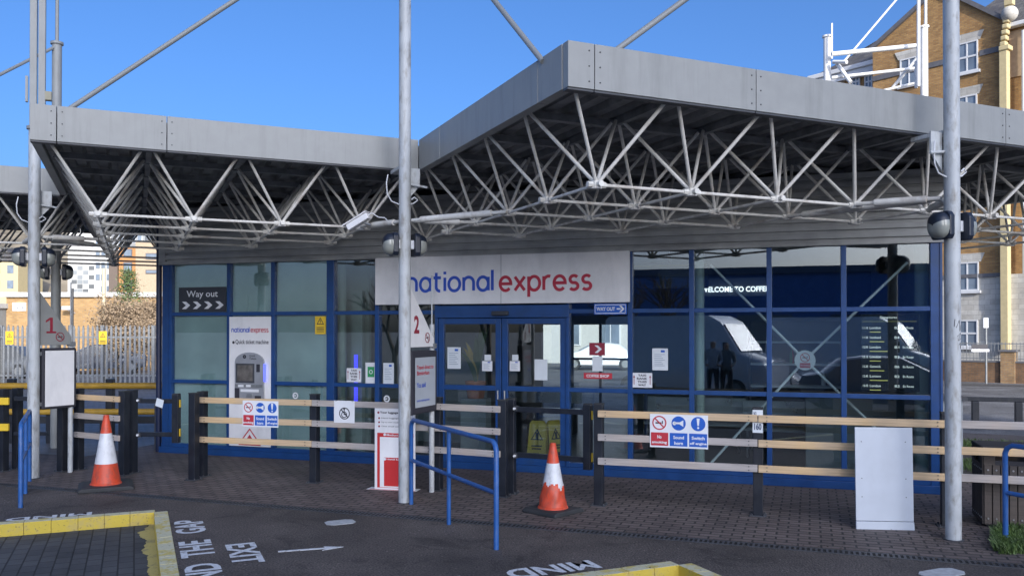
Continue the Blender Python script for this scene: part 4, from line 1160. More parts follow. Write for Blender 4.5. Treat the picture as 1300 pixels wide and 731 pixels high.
# ================================================================== QUEUE BARRIERS
RAILZ = (.505, .77, 1.03)
def bpost(mb_root, M, h=1.13):
    MB().box(-.05, .05, -.05, .05, 0.006, h, M).build('post', M_['black'], mb_root, bevel=.006)
    mb = MB().box(-.085, .085, -.085, .085, 0, .012, M)
    for a in (-1, 1):
        for b in (-1, 1): mb.tube(M @ Vector((a * .065, b * .065, .012)), M @ Vector((a * .065, b * .065, .03)), .01, 6)
    mb.build('foot_plate', M_['darksteel'], mb_root)
    MB().box(-.053, .053, -.053, .053, h, h + .012, M).build('post_cap', M_['rubber'], mb_root)
def fence_thing(label, pts, mats, singles=(), ext=None, label_rails=None):
    """pts: post foot positions in order"""
    o = pts[0]; t = thing('queue_barrier', label, 'barrier', Matrix.Translation((o.x, o.y, 0)), 'timber rail queue barriers')
    for i, p in enumerate(pts + list(singles)):
        ang = FANG
        bpost(t, Matrix.Translation((p.x - o.x, p.y - o.y, 0)) @ Matrix.Rotation(ang, 4, 'Z'))
    for i, (p, q) in enumerate(zip(pts[:-1], pts[1:])):
        d = q - p; L = d.length; a = math.atan2(d.y, d.x)
        for k, z in enumerate(RAILZ):
            m = mats[i % len(mats)][k] if mats else M_['timber']
            x0, x1 = -.045, L + .045
            if ext and i == len(pts) - 2: x1 += ext
            # rails meet at the posts, fixed to their fronts
            r = MB().box(x0 + .048, x1 - .048, -.088, -.052, -.038, .038).build('rail', m, t, Matrix.Translation((p.x - o.x, p.y - o.y, z)) @ Matrix.Rotation(a, 4, 'Z') @ Matrix.Rotation(R(random.uniform(-.15, .15)), 4, 'Y'), bevel=.005)
            mb = MB()
            for e in (.09, L - .09):
                for zz in (.018, -.018): mb.tube((e, -.096, zz), (e, -.087, zz), .006, 6)
            mb.build('bolt', M_['darksteel'], r)
    return t
T, TG = M_['timber'], M_['timber_grey']
pl0 = G(79, 598); pl1 = G(100, 596); pl2 = G(157, 603)
q0 = G(246, 609); q0b = G(257, 604.5); q1 = G(399.5, 612.5); q2 = G(556, 622); q3 = G(638.5, 630); q3b = G(649, 626)
r0 = G(760.5, 641); r1 = G(962.5, 654); r2 = G(1201.5, 668)
r3 = r2 + (r2 - r1)
random.seed(4)
f1 = fence_thing('short timber railed barrier left of the tall traffic cone', [pl1, pl2], [(TG, TG, T)], [pl0, G(168, 600)])
f2 = fence_thing('long timber railed barrier in front of the ticket machine and left door', [q0b, q1, q2, q3], [(T, T, T), (TG, TG, TG), (TG, TG, TG)], [q0, q3b])
f3 = fence_thing('timber railed barrier right of the doors behind the blank white board', [r0, r1, r2, r3], [(TG, TG, T), (T, T, T), (TG, T, TG)], [])
def gate(label, p, q, z0, z1_, hinge_first=True):
    d = q - p; L = d.length; a = math.atan2(d.y, d.x)
    t = thing('queue_gate', label, 'gate', frame((p.x, p.y, 0), a), 'black metal queue gates')
    MB().box(.06, L - .02, -.02, .02, z1_ - .06, z1_).build('top_bar', M_['black'], t, bevel=.004)
    MB().box(.06, L - .02, -.02, .02, z0, z0 + .06).build('bottom_bar', M_['black'], t, bevel=.004)
    MB().box(L - .06, L + .03, -.045, .045, z0 - .08, z1_ + .06).build('latch_post', M_['black'], t, bevel=.006)
    MB().box(L - .055, L + .025, -.04, .04, z1_ + .06, z1_ + .075).build('cap', M_['rubber'], t)
    for z in (z0 + .02, z1_ - .02):
        MB().box(.03, .08, -.03, .03, z - .03, z + .03).build('hinge', M_['darksteel'], t); MB().tube((.055, -.035, z), (.055, -.06, z), .015, 8).build('hinge_pin', M_['white'], t)
    for z in (z0 + .06, z1_ - .06): MB().box(L + .031, L + .045, -.012, .012, z - .05, z + .05).build('latch_strip', M_['yellow'], t)
    return t
gate('black two bar gate right of the tall traffic cone', G(172, 602), G(225, 603), .52, 1.03)
g2 = gate('black two bar gate in front of the doors behind the shorter cone', G(650, 627.5), G(748, 637), .45, 1.05)
# tag tied to left gate
tg = MB().box(0, .12, -.004, 0, -.06, .05).build('paper_tag', M_['paper']); p_ = G(200, 602.5); tg.matrix_world = frame((p_.x, p_.y - .05, 1.0), FANG) @ Matrix.Rotation(R(15), 4, 'Y'); tag(tg, 'small torn white paper tag on the top bar of the left gate', 'tag')
# striped queue rails at the far left
t = thing('striped_barrier', 'black barrier posts with yellow reflective rails at the far left edge', 'barrier', Matrix.Translation(G(4, 598)))
o = G(4, 598)
for px, py in ((-10, 598), (4, 598), (22, 595)):
    p = G(px, py); bpost(t, Matrix.Translation(p - o) @ Matrix.Rotation(FANG, 4, 'Z'))
for z in (.62, .98):
    MB().box(-.55, .12, -.09, -.052, z - .05, z + .05).build('reflective_rail', M_['yellow'], t, bevel=.006)
MB().box(.15, .62, -.02, .02, .98, 1.04).build('top_bar', M_['black'], t, bevel=.004)
MB().box(.15, .62, -.02, .02, .5, .55).build('top_bar', M_['black'], t, bevel=.004)

# safety signs on the rails
def safety(px0, py0, p, q, label, w=.62, h=.36):
    d = q - p; a = math.atan2(d.y, d.x); base = frame((p.x, p.y, 0), a) @ Matrix.Translation((0, -.094, 0))
    x, z = plane_hit(px0, py0, base)
    t = thing('safety_sign', label, 'sign', base @ Matrix.Translation((x, 0, z - h)), 'three panel safety signs on the rails')
    MB().box(0, w, 0, .004, 0, h).build('panel', M_['white'], t, bevel=.002)
    cw = w / 3; ms = [M_['signred'], M_['signblue'], M_['white'], M_['ink']]
    mb = MB()
    no_smoking(mb, (cw * .5, h * .74), cw * .37, -.002, 0, 3)
    rect(mb, .012, cw - .008, .02, h * .45, -.002, 0)
    for k in (1, 2):
        mb.disc((cw * (k + .5), h * .74), cw * .37, y=-.001, th=.0012, mi=1); rect(mb, cw * k + .008, cw * (k + 1) - .01, .02, h * .45, -.002, 1)
    cx = cw * 1.5; cz = h * .74
    mb.add([(cx - .05, -.004, cz - .008), (cx + .02, -.004, cz - .008), (cx + .02, -.004, cz + .012), (cx - .05, -.004, cz + .012)], [(0, 1, 2, 3)], 2)
    mb.add([(cx + .01, -.004, cz - .01), (cx + .05, -.004, cz - .035), (cx + .05, -.004, cz + .035), (cx + .01, -.004, cz + .012)], [(0, 1, 2, 3)], 2)
    mb.disc((cx - .045, cz), .02, y=-.003, th=.001, mi=2)
    cx = cw * 2.5
    mb.add([(cx - .008, -.004, cz - .02), (cx + .008, -.004, cz - .02), (cx + .016, -.004, cz + .06), (cx - .016, -.004, cz + .06)], [(0, 1, 2, 3)], 2); mb.disc((cx, cz - .042), .011, y=-.003, th=.001, mi=2)
    mb.build('pictogram', ms, t)
    tx = MB()
    for k, (s1, s2) in enumerate((('No', 'smoking'), ('Sound', 'horn'), ('Switch', 'off engine'))):
        for s_, zz in ((s1, .27), (s2, .10)):
            wd = min(cw * .86, len(s_) * .023); c_ = cw * (k + .5)
            text_into(tx, s_, c_ - wd / 2, c_ + wd / 2, h * zz, h * zz + .036, -.0045, bold=.03)
    tx.build('lettering', M_['white'], t)
    return t
safety(825, 525, r0, r1, 'three panel No smoking Sound horn Switch off engine sign on the right hand rails')
safety(308, 508, q0b, q1, 'three panel No smoking Sound horn Switch off engine sign on rails before the ticket machine', .53, .34)
# no wheelchairs plate
d = q2 - q1; base = frame((q1.x, q1.y, 0), math.atan2(d.y, d.x)) @ Matrix.Translation((0, -.094, 0)); x, z = plane_hit(424, 508, base)
t = thing('no_wheelchair_sign', 'white square no wheelchairs sign tied to the greyed rails', 'sign', base @ Matrix.Translation((x, 0, z - .28)))
MB().box(0, .29, 0, .004, 0, .28).build('panel', M_['white'], t, bevel=.002)
mb = MB(); ring(mb, (.15, .12), .075, .012, -.002); slash(mb, (.15, .12), .066, -.002, .007, 0, 135); ring(mb, (.145, .105), .04, .01, -.0025); rect(mb, .14, .152, .1, .17, -.0025); mb.disc((.146, .175), .012, y=-.002, th=.001); rect(mb, .15, .18, .11, .12, -.0025); mb.build('pictogram', M_['ink'], t)
mb = MB().path([(.02, -.003, .27), (.15, -.003, .33), (.27, -.003, .27)], .002, 5).build('string', M_['darksteel'], t)
# pasted sheet on post
p = r1; base = frame((p.x, p.y, 0), FANG)
t = thing('pasted_sheet', 'small printed sheet wrapped on top of the black post right of the safety sign', 'notice', base @ Matrix.Translation((-.052, -.054, .88)))
MB().box(0, .104, -.092 + .054 + .036, 0, 0, .24).build('sheet', M_['paper'], t)
tx = MB(); text_into(tx, 'NO\nSMOKING', .01, .094, .14, .22, -.004, bold=.03); text_into(tx, '160', .015, .09, .03, .1, -.004, bold=.04); tx.build('lettering', mat('print_navy', (.08, .1, .16), .6), t)

# ================================================================== BAY NUMBER STANDS
def baystand(P, leg, num, blank, label, blabel, h0, h1):
    d = leg - P; L = d.length; a = math.atan2(d.y, d.x); M = frame((P.x, P.y, 0), a)
    t = thing('bay_number_sign', label, 'sign', M, 'triangular bay number signs')
    MB().tube((L, 0, 0), (L, 0, 2.03), .032, 16).build('leg', M_['post'], t, smooth=True)
    MB().tube((L, 0, 2.03), (L, 0, 2.62), .009, 8).build('rod', M_['post'], t)
    x0 = .075
    tri = [(x0, 1.76), (L + .0, 1.76), (L + .0, 1.86), (x0, 2.46)]
    MB().prism(tri[::-1], -.03, .03).build('triangle_plate', M_['fascia'] if blank else M_['sign'], t, bevel=.006)
    if num == '2': let(t, num, x0 + .09, x0 + .22, 1.92, 2.13, M_['pink'], .03, y=-.033)
    else:
        mb = MB(); rect(mb, x0 + .13, x0 + .17, 1.92, 2.13, -.033); mb.add([(x0 + .07, -.033, 2.06), (x0 + .13, -.033, 2.10), (x0 + .13, -.033, 2.13), (x0 + .07, -.033, 2.09)], [(0, 1, 2, 3)]); rect(mb, x0 + .08, x0 + .13, 1.92, 1.945, -.033); rect(mb, x0 + .17, x0 + .22, 1.92, 1.945, -.033); mb.build('lettering', M_['pink'], t)
    mb = MB(); no_smoking(mb, (L - .18, 1.87), .062, -.0335, 0, 1); mb.build('no_smoking_mark', [M_['pink'], M_['ink']], t)
    MB().box(L - .03, L + .05, -.04, .04, 1.74, 1.80).build('clamp', M_['galv'], t)
    MB().box(.06, .1, -.03, .03, h0 + .05, h0 + .1).build('clamp', M_['galv'], t); MB().box(.06, .1, -.03, .03, h1 - .1, h1 - .05).build('clamp', M_['galv'], t)
    b = thing('notice_board', blabel, 'notice board', M, 'notice boards on the bay posts')
    MB().box(.09, L + .06, -.045, .045, h0, h1).build('case', M_['ink'], b, bevel=.02)
    MB().box(.13 if blank else .17, L + .02 if blank else L - .0, -.05, -.0455, h0 + (.035 if blank else .08), h1 - (.035 if blank else .08)).build('poster', M_['sign'] if blank else M_['poster'], b, bevel=.01)
    return b, L
b1, L1 = baystand(P1, G(89, 599.5), '1', True, 'grey triangular bay sign with maroon number 1', 'blank grey notice board in black frame below the number 1 sign', .9, 1.72)
b2, L2 = baystand(P2, G(548, 624.5), '2', False, 'pale triangular bay sign with maroon number 2', 'poster board with red Travel direct to Birmingham text below the number 2', .98, 1.72)
let(b2, 'Travel direct to\nBirmingham', .2, L2 - .06, 1.42, 1.55, M_['letred'], .02, y=-.053); let(b2, 'You said', .2, .42, 1.29, 1.35, M_['letblue'], .02, y=-.053); let(b2, 'nationalexpress', .2, L2 - .16, 1.12, 1.155, M_['letblue'], .01, y=-.053)

# ================================================================== BLUE HANDRAILS
def handrail(label, pts, top, mid, n, g='blue tubular handrails'):
    p, q = pts; d = q - p; L = d.length; a = math.atan2(d.y, d.x)
    t = thing('handrail', label, 'handrail', frame((p.x, p.y, 0), a), g)
    r = .024
    prof = [Vector((0, 0, 0.0)), Vector((0, 0, top - .08)), Vector((.02, 0, top - .03)), Vector((.07, 0, top)), Vector((L - .07, 0, top)), Vector((L - .02, 0, top - .03)), Vector((L, 0, top - .08)), Vector((L, 0, 0))]
    cu = MB()
    segs = 12; rings = []
    for i, pt_ in enumerate(prof):
        dv = ((prof[min(i + 1, 7)] - prof[max(i - 1, 0)])).normalized()
        up = Vector((0, 1, 0)); sd = dv.cross(up)
        rings.append([pt_ + (up * math.cos(k * math.tau / segs) + sd * math.sin(k * math.tau / segs)) * r for k in range(segs)])
    vs = [v for rr in rings for v in rr]
    fs = [(i * segs + k, i * segs + (k + 1) % segs, (i + 1) * segs + (k + 1) % segs, (i + 1) * segs + k) for i in range(7) for k in range(segs)]
    cu.add(vs, fs).build('top_rail', M_['railblue'], t, smooth=True)
    MB().tube((.0, 0, mid), (L, 0, mid), .021, 12).build('mid_rail', M_['railblue'], t, smooth=True)
    for k in range(1, n):
        x = L * k / n; MB().tube((x, 0, 0), (x, 0, top - .01), .022, 12).build('upright', M_['railblue'], t, smooth=True)
    return t
handrail('blue handrail with two bars beside the middle canopy post', (G(522, 640), G(630, 697)), .955, .5, 2)
handrail('blue handrail seen end on at the left below the number 1 board', (G(37.5, 611), G(26, 644)), .92, .5, 2)
hp = G(1276.5, 688); handrail('blue handrail at the right edge beside the litter bin and grass', (hp, hp - BV * 2.2), .9, .46, 2)

# ================================================================== CONES
def cone(P, h, rot, label, torn):
    t = thing('traffic_cone', label, 'traffic cone', frame((P.x, P.y, 0), rot), 'orange and white traffic cones')
    b = .237 if torn else .31
    MB().prism([(-b, 0), (b, 0), (b, .035), (b - .05, .055), (-b + .05, .055), (-b, .035)][::-1], -b, b).build('base', M_['rubber'], t, bevel=.012)
    r0, r1 = (b * .66 if torn else b * .56), .03
    def rad(z): return r0 + (r1 - r0) * (z - .05) / (h - .05)
    seg = 40; zs = [.05 + (h - .05) * i / 46 for i in range(47)]; vs = []; fs = []; mi = []
    random.seed(int(h * 100)); ph = [random.uniform(0, 6.28) for _ in range(5)]
    for z in zs:
        for k in range(seg):
            a = math.tau * k / seg; rr = rad(z)
            if torn and .1 < z < h * .42: rr += .006 * math.sin(3 * a + ph[0] + 14 * z) * math.sin(math.pi * (z - .1) / (h * .42 - .1)) + .003 * math.sin(7 * a + ph[1] - 30 * z)
            vs.append((rr * math.cos(a), rr * math.sin(a), z))
    lo, hi = (.34, .75) if not torn else (.40, .72)
    mb = MB()
    f0 = []; f1_ = []
    for i in range(46):
        for k in range(seg):
            f = (i * seg + k, i * seg + (k + 1) % seg, (i + 1) * seg + (k + 1) % seg, (i + 1) * seg + k)
            zc_ = (zs[i] + zs[i + 1]) / 2 / h; a = math.tau * (k + .5) / seg
            l2 = lo + ((.035 * math.sin(2 * a + 1.0) + .03 * math.sin(5 * a) + .02 * math.sin(9 * a)) if torn else 0)
            (f1_ if l2 < zc_ < hi else f0).append(f)
    fl = [f for f in f0 if f[0] // seg < 23]; fu = [f for f in f0 if f[0] // seg >= 23]
    MB().add(vs, fl).build('body', M_['orange'], t, smooth=True); MB().add(vs, fu).build('tip', M_['orange'], t, smooth=True); MB().add(vs, f1_).build('reflective_band', M_['coneband'], t, smooth=True)
    mb = MB().lathe([(r1 + .004, h - .04), (r1 + .006, h - .03), (r1 + .002, h), (r1 - .012, h), (r1 - .014, h - .05)], seg=20); mb.build('rim', M_['orange'], t, smooth=True)
    MB().lathe([(r0 + .012, .05), (r0 + .004, .07), (r0 - .004, .075)], seg=30).build('skirt', M_['orange'], t, smooth=True)
cone(G(134.5, 619), .905, AANG + R(2), 'tall clean traffic cone at the left in front of the gate', False)
cone(G(702, 650), .745, AANG + R(22), 'shorter scuffed traffic cone with torn white band in front of the doors', True)

# ================================================================== LUGGAGE PANEL, BLANK BOARD, BIN
pL = G(475.5, 621); pR = G(527, 623.5); a = math.atan2(pR.y - pL.y, pR.x - pL.x); w = (pR - pL).length
t = thing('luggage_size_gauge', 'freestanding white and red luggage allowance panel left of post 2', 'display panel', frame((pL.x, pL.y, 0), a))
MB().box(0, w, 0, .012, .006, 1.0).build('panel', M_['sign'], t, bevel=.003)
MB().prism([(-.1, 0), (w + .02, 0), (w + .02, .006), (-.1, .006)][::-1], -.02, .14).build('foot_plate', M_['sign'], t)
MB().box(-.06, w, -.02, -.005, .006, .009).build('foot_edge', M_['signred'], t)
mb = MB(); rect(mb, .035, w - .02, .03, .70, -.001, 0); rect(mb, .07, w - .02, .035, .65, -.002, 1); rect(mb, .125, w - .05, .05, .40, -.003, 0); mb.build('printed_blocks', [M_['red'], M_['sign']], t)
tx = MB(); text_into(tx, 'Your luggage allowance', .07, w - .03, .93, .965, -.002, bold=.03)
for i, s_ in enumerate(('Hand luggage on board', 'Up to two medium suitcases', 'One small soft bag each')): text_into(tx, s_, .09, w - .04, .87 - .05 * i, .89 - .05 * i, -.002, bold=.01)
tx.build('lettering', M_['ink'], t)
tx = MB(); text_into(tx, 'Medium suitcase', .16, w - .06, .665, .69, -.004, bold=.02); text_into(tx, 'Hand luggage', .16, w - .1, .365, .39, -.005, bold=.02); tx.build('lettering', M_['white'], t)
mb = MB(); mb.disc((.05, .948), .014, y=-.001); [mb.disc((.06, .88 - .05 * i), .012, y=-.001) for i in range(3)]; mb.build('bullet', M_['pink'], t)
mb = MB(); [mb.disc((.135, z), .017, y=-.004) for z in (.68, .38)]; mb.build('bullet', M_['white'], t)

pL = G(1087, 671.5); pR = G(1160.5, 673); a = math.atan2(pR.y - pL.y, pR.x - pL.x); w = (pR - pL).length
t = thing('blank_board', 'blank white rectangular board leaning on the rails left of the right post', 'board', frame((pL.x, pL.y, 0), a) @ Matrix.Rotation(R(-2), 4, 'X') )
wb = mat('white_board_panel', (.52, .56, .61), .35, var=.03, dirt=(.4, .42, .45), dirt_amt=.35, dirt_scale=(2, 2, 2))
MB().box(0, w, 0, .02, .085, 1.0).build('panel', wb, t, bevel=.004)
MB().prism([(0, 0), (w + .004, 0), (w + .002, .08), (0, .08)][::-1], -.006, .02).build('bottom_strip', wb, t, bevel=.003)
mb = MB()
for x in (.06, w - .07):
    for z in (.32, .5, .86): mb.tube((x, -.004, z), (x, .002, z), .005, 8)
mb.build('screw', M_['darksteel'], t)
# litter bin
p = G(1249, 668.5)
t = thing('litter_bin', 'dark timber slatted litter bin behind the rails at the right edge', 'litter bin', frame((p.x, p.y, 0), FANG))
for fi, (ox, oy, an) in enumerate(((0, 0, 0), (.52, 0, R(90)), (.52, .52, R(180)), (0, .52, R(270)))):
    Mx = Matrix.Translation((ox, oy, 0)) @ Matrix.Rotation(an, 4, 'Z')
    for k in range(7):
        MB().box(.004 + k * .074, .07 + k * .074, -.012, .012, .03, .62, Mx).build('slat', M_['binwood'], t, bevel=.004)
    mb = MB()
    for k in range(7):
        for z in (.09, .57): mb.tube(Mx @ Vector((.037 + k * .074, -.018, z)), Mx @ Vector((.037 + k * .074, -.01, z)), .009, 8)
    mb.build('screw', M_['steel'], t)
    MB().box(0, .1, -.012, .012, .62, .76, Mx).build('hood_side', M_['binwood'], t); MB().box(.42, .52, -.012, .012, .62, .76, Mx).build('hood_side', M_['binwood'], t)
MB().box(-.015, .535, -.015, .535, .76, .80).build('lid', M_['rubber'], t, bevel=.01)
MB().box(.03, .49, .03, .49, .0, .66).build('liner', M_['ink'], t)

# ================================================================== CAMERA ON THE FRAME
pc = at_depth(455, 281, 10.1)
t = thing('security_camera', 'white box security camera clamped on the frame left of post 2', 'security camera', Matrix.Translation(pc) @ Matrix.Rotation(R(-16), 4, 'Z') @ Matrix.Rotation(R(-28), 4, 'Y'))
MB().box(-.15, .15, -.05, .05, -.045, .03).build('body', M_['sign'], t, bevel=.008)
MB().prism([(-.19, .033), (.16, .033), (.16, .048), (-.19, .048)][::-1], -.062, .062).build('sunshield', M_['sign'], t, bevel=.003)
MB().tube((-.151, 0, -.008), (-.158, 0, -.008), .03, 16).build('lens', M_['screen'], t)
MB().tube((.05, 0, -.045), (.12, 0, -.12), .014, 8).build('bracket', M_['galv'], t)
mb = MB().path([(.15, 0, 0), (.2, 0, .0), (.24, .02, -.08), (.3, .04, -.12), (.33, .05, -.22)], .006, 6); mb.build('cable', M_['white'], t)
# ================================================================== RIGHT: BRICK FLATS
ap_o = at_depth(1279, 470, 36)
APM = frame((ap_o.x, ap_o.y, 0), math.atan2(-.777, .63))
def W(px, py, d=0.0):
    return plane_hit(px, py, APM @ Matrix.Translation((0, d, 0)))
ap = thing('brick_flats', 'tall ochre brick block of flats with pale stone ground floor at the right', 'building', APM)
zs = W(1240, 350)[1]; zstr = W(1220, 74)[1]
xl = W(1108, 90)[0]; xr = W(1274, 60)[0]; xp0 = W(1273, 200)[0]; xp1 = W(1283, 200)[0]
ga = (W(1218, 3)[0], W(1218, 3)[1]); gb = W(1273, 27)
apex_x = (W(1192, -12))[0]; apex_z = W(1192, -12)[1]
zl = W(1108, 72)[1]
GL = W(1135, 40)
sl = (apex_z - GL[1]) / (apex_x - GL[0])
zeL = apex_z - sl * (apex_x - xl)
zeR = gb[1]
# gable wall with real openings is too fine at this distance: windows are recessed boxes set in
MB().prism([(xl, zs), (xr, zs), (xr, zeR), (apex_x, apex_z), (xl, zeL)][::-1], 0, .4).build('brick_wall', M_['apbrick'], ap)
MB().box(xl, xr + 8, .0, .4, -.13, zs).build('stone_base', M_['apstone'], ap)
MB().box(xl - .05, xp0, -.06, .0, zs - .08, zs + .08).build('string_course', M_['lead'], ap)
for a, b in ((xl, W(1165, 80)[0]), (W(1175, 80)[0], W(1217, 70)[0]), (W(1244, 70)[0], xp0)):
    MB().box(a, b, -.05, 0, zstr - .12, zstr + .12).build('string_course', M_['lead'], ap)
def coping(p, q):
    d = Vector((q[0] - p[0], 0, q[1] - p[1])); n = Vector((-d.z, 0, d.x)).normalized()
    if n.z < 0: n = -n
    mb = MB(); vs = []
    for y in (-.15, .5):
        for o, k in ((p, 0), (q, 0), (q, .18), (p, .18)):
            vs.append(Vector((o[0], y, o[1])) + n * k)
    mb.add(vs, [(0, 1, 2, 3), (7, 6, 5, 4), (0, 4, 5, 1), (2, 6, 7, 3), (1, 5, 6, 2), (0, 3, 7, 4)]); mb.build('coping', M_['lead'], ap)
coping((apex_x, apex_z), (xr, zeR)); coping((xl, zeL), (apex_x, apex_z))
# pilaster with ball finial
MB().box(xp0, xp1, -.35, .0, W(1279, 445)[1], W(1279, 62)[1]).build('pilaster', M_['cream'], ap, bevel=.02)
zt0 = W(1279, 66)[1]; xc = (xp0 + xp1) / 2 + .1
MB().box(xp0 + .0, xp1 + .1, -.4, .05, zt0, zt0 + .2).build('pilaster_cap', M_['cream'], ap, bevel=.03)
for k in range(7):
    o = .03 * k; MB().box(xp0 + o, xp1 + o - .05, -.33, 0, zt0 + .2 + .24 * k, zt0 + .4 + .24 * k).build('corbel', M_['cream'], ap, bevel=.05)
xt = xp0 + .35; MB().box(xt - .17, xt + .17, -.3, .0, zt0 + 1.88, zt0 + 3.0).build('finial_stem', M_['cream'], ap, bevel=.02)
zball = W(1280, 20)[1]
mb = MB(); mb.lathe([(.33 * math.sin(math.pi * i / 12), .33 * -math.cos(math.pi * i / 12)) for i in range(13)], (xt - .0, -.15, zball), 20); mb.build('ball_finial', M_['apstone'], ap, smooth=True)
# wall beyond the pilaster, downpipe, slate roofs
MB().box(xr, xr + 8, .35, .7, zs, W(1290, 30)[1]).build('brick_wall', M_['apbrick'], ap)
zr_ = W(1290, 95)[1]
MB().box(xr + .1, xr + 8, .30, .35, zr_, W(1290, 36)[1]).build('render_band', mat('tan_render', (.4, .3, .2), .8), ap)
xd = W(1299, 200)[0]
MB().tube((xd, .1, W(1297, 430)[1]), (xd, .1, W(1299, 38)[1]), .09, 10).build('downpipe', M_['whitepaint'], ap, smooth=True)
zg = W(1290, 33)[1]
MB().box(xr + .1, xr + 8, -.05, .3, zg, zg + .18).build('gutter', M_['whitepaint'], ap, bevel=.03)
def roofplane(pts, name='roof', th=.12):
    vs = [Vector(p) for p in pts]; n = (vs[1] - vs[0]).cross(vs[3] - vs[0]).normalized() * th
    MB().add(vs + [v - n for v in vs], [(0, 1, 2, 3), (7, 6, 5, 4), (0, 4, 5, 1), (1, 5, 6, 2), (2, 6, 7, 3), (3, 7, 4, 0)]).build(name, M_['slate'], ap)
roofplane([(xr + .1, .1, zg + .18), (xr + 8, .1, zg + .18), (xr + 8, 6, zg + 4.9), (xr - 3.0, 6, zg + 4.9)])
roofplane([(xr - 2.5, .45, zeR + .2), (xr + .2, .1, zg + .2), (xr + .2, 6, zg + 4.9), (apex_x, 6, apex_z + .6)])
MB().prism([(xl - .0, zs), (xr, zs), (xr, zeR - .5), (apex_x, apex_z - .3), (xl, zeL - .3)][::-1], .4, 9).build('rear_block', M_['apbrick'], ap)
# lower wing to the left with mansard slate roof
xw = W(1030, 95, 1.6)[0]
zw1 = W(1105, 85, 2.0)[1]; zw2 = W(1100, 45, 4.5)[1]
MB().box(xw, xl, 1.6, 9, -.13, zw1 - .1).build('wing_wall', M_['apbrick'], ap)
roofplane([(xw, 1.4, zw1), (xl, 1.4, zw1), (xl + .5, 5.5, zw1 + 3.6), (xw + 7.0, 5.5, zw1 + 3.6)])
MB().box(xw, xl, 1.2, 1.5, zw1 - .15, zw1 + .08).build('gutter', M_['whitepaint'], ap, bevel=.03)
MB().box(xw, xl, 1.3, 1.6, zw1 - .55, zw1 - .16).build('fascia_board', M_['whitepaint'], ap)
def window(px0, py0, px1, py1, lint=True, d=0.0):
    x0, za = W(px0, py0, d); x1, zb = W(px1, py1, d); z1 = W((px0 + px1) / 2, py0, d)[1]; z0 = W((px0 + px1) / 2, py1, d)[1]
    f = MB(); y = d
    t_ = .055
    f.box(x0, x1, y - .06, y + .03, z0, z0 + t_).box(x0, x1, y - .06, y + .03, z1 - t_, z1).box(x0, x0 + t_, y - .06, y + .03, z0 + t_, z1 - t_).box(x1 - t_, x1, y - .06, y + .03, z0 + t_, z1 - t_)
    f.box(x0 + t_, x1 - t_, y - .05, y + .02, (z0 + z1) / 2 - .04, (z0 + z1) / 2 + .04).box((x0 + x1) / 2 - .03, (x0 + x1) / 2 + .03, y - .048, y + .018, z0 + t_, z1 - t_)
    w_ = f.build('window', M_['whitepaint'], ap)
    MB().box(x0 + t_, x1 - t_, y - .02, y - .01, z0 + t_, z1 - t_).build('pane', M_['winglass'], w_)
    MB().box(x0 - .1, x1 + .1, y - .13, y, z0 - .12, z0).build('sill', M_['whitepaint'], w_)
    if lint: MB().prism([(x0 - .08, z1), (x1 + .08, z1), (x1 + .25, z1 + .38), (x0 - .25, z1 + .38)][::-1], y - .04, y).build('lintel', M_['apstone'], w_)
window(1214, 54, 1242, 92); window(1143, 74, 1166, 108); window(1214, 122, 1241, 160); window(1214, 333, 1243, 369); window(1214, 406, 1242, 440)
window(1144, 140, 1166, 175)
for a_ in (1082, 1098): window(a_, 96, a_ + 10, 112, False, 1.55)
# boundary wall, pillar, railings
bo = G(1222, 484, -.13); b1_ = G(1330, 488, -.13); an = math.atan2(b1_.y - bo.y, b1_.x - bo.x)
BMx = frame((bo.x, bo.y, 0), an)
t = thing('boundary_wall', 'low brown brick boundary wall with square pillar across the road', 'wall', BMx)
MB().box(-12, 10, 0, .25, -.13, .68).build('wall', M_['dkbrick'], t); MB().box(-12, 10, -.03, .28, .68, .74).build('coping', M_['lead'], t)
def bx(px, py, d=0): return plane_hit(px, py, BMx @ Matrix.Translation((0, d, 0)))[0]
x = bx(1280, 470)
MB().box(x - .25, x + .25, -.12, .38, -.13, 1.12).build('pillar', brick('pillar_brick', (.32, .2, .09), (.24, .14, .07), (.2, .17, .12), .225, .075, .01), t); MB().box(x - .32, x + .32, -.18, .44, 1.12, 1.2).build('pillar_cap', M_['lead'], t)
t = thing('metal_railings', 'grey vertical bar railings on top of the low brick wall', 'railings', BMx)
for z in (.82, 1.42): MB().box(-12, 10, .11, .15, z, z + .04).build('rail', M_['galv'], t)
mb = MB(); q_ = -6.0
while q_ < 6: mb.box(q_, q_ + .02, .12, .14, .74, 1.5); q_ += .13
mb.build('bar', M_['galv'], t, kind='stuff')
# street sign post
p = G(1245, 486, -.13)
t = thing('street_sign_post', 'thin grey street sign post with white and black plates before the wall', 'sign', frame((p.x, p.y - .4, -.13), 0))
MB().tube((0, 0, 0), (0, 0, 2.6), .04, 10).build('pole', M_['galv'], t, smooth=True)
MB().box(-.13, .07, -.06, -.03, 2.2, 2.6).build('plate', M_['whitepaint'], t, bevel=.01)
MB().box(-.6, .04, -.05, -.03, 1.38, 1.55).build('plate', M_['ink'], t); MB().box(-.6, .1, -.05, -.03, 1.26, 1.36).build('plate', M_['whitepaint'], t)
# knee rail
p0 = G(1215, 533); p1 = G(1330, 536); an = math.atan2(p1.y - p0.y, p1.x - p0.x); KM = frame((p0.x, p0.y, -.02), an)
t = thing('knee_rail', 'low black knee rail between the grass and the road', 'railing', KM)
MB().box(-3, 6, -.04, .04, .44, .54).build('rail', M_['black'], t, bevel=.01)
for x in [plane_hit(px, 520, KM)[0] for px in (1238, 1293)] + [3.2, 4.6, -1.0]: MB().box(x - .07, x + .07, -.06, .06, 0, .44).build('post', M_['black'], t, bevel=.01)
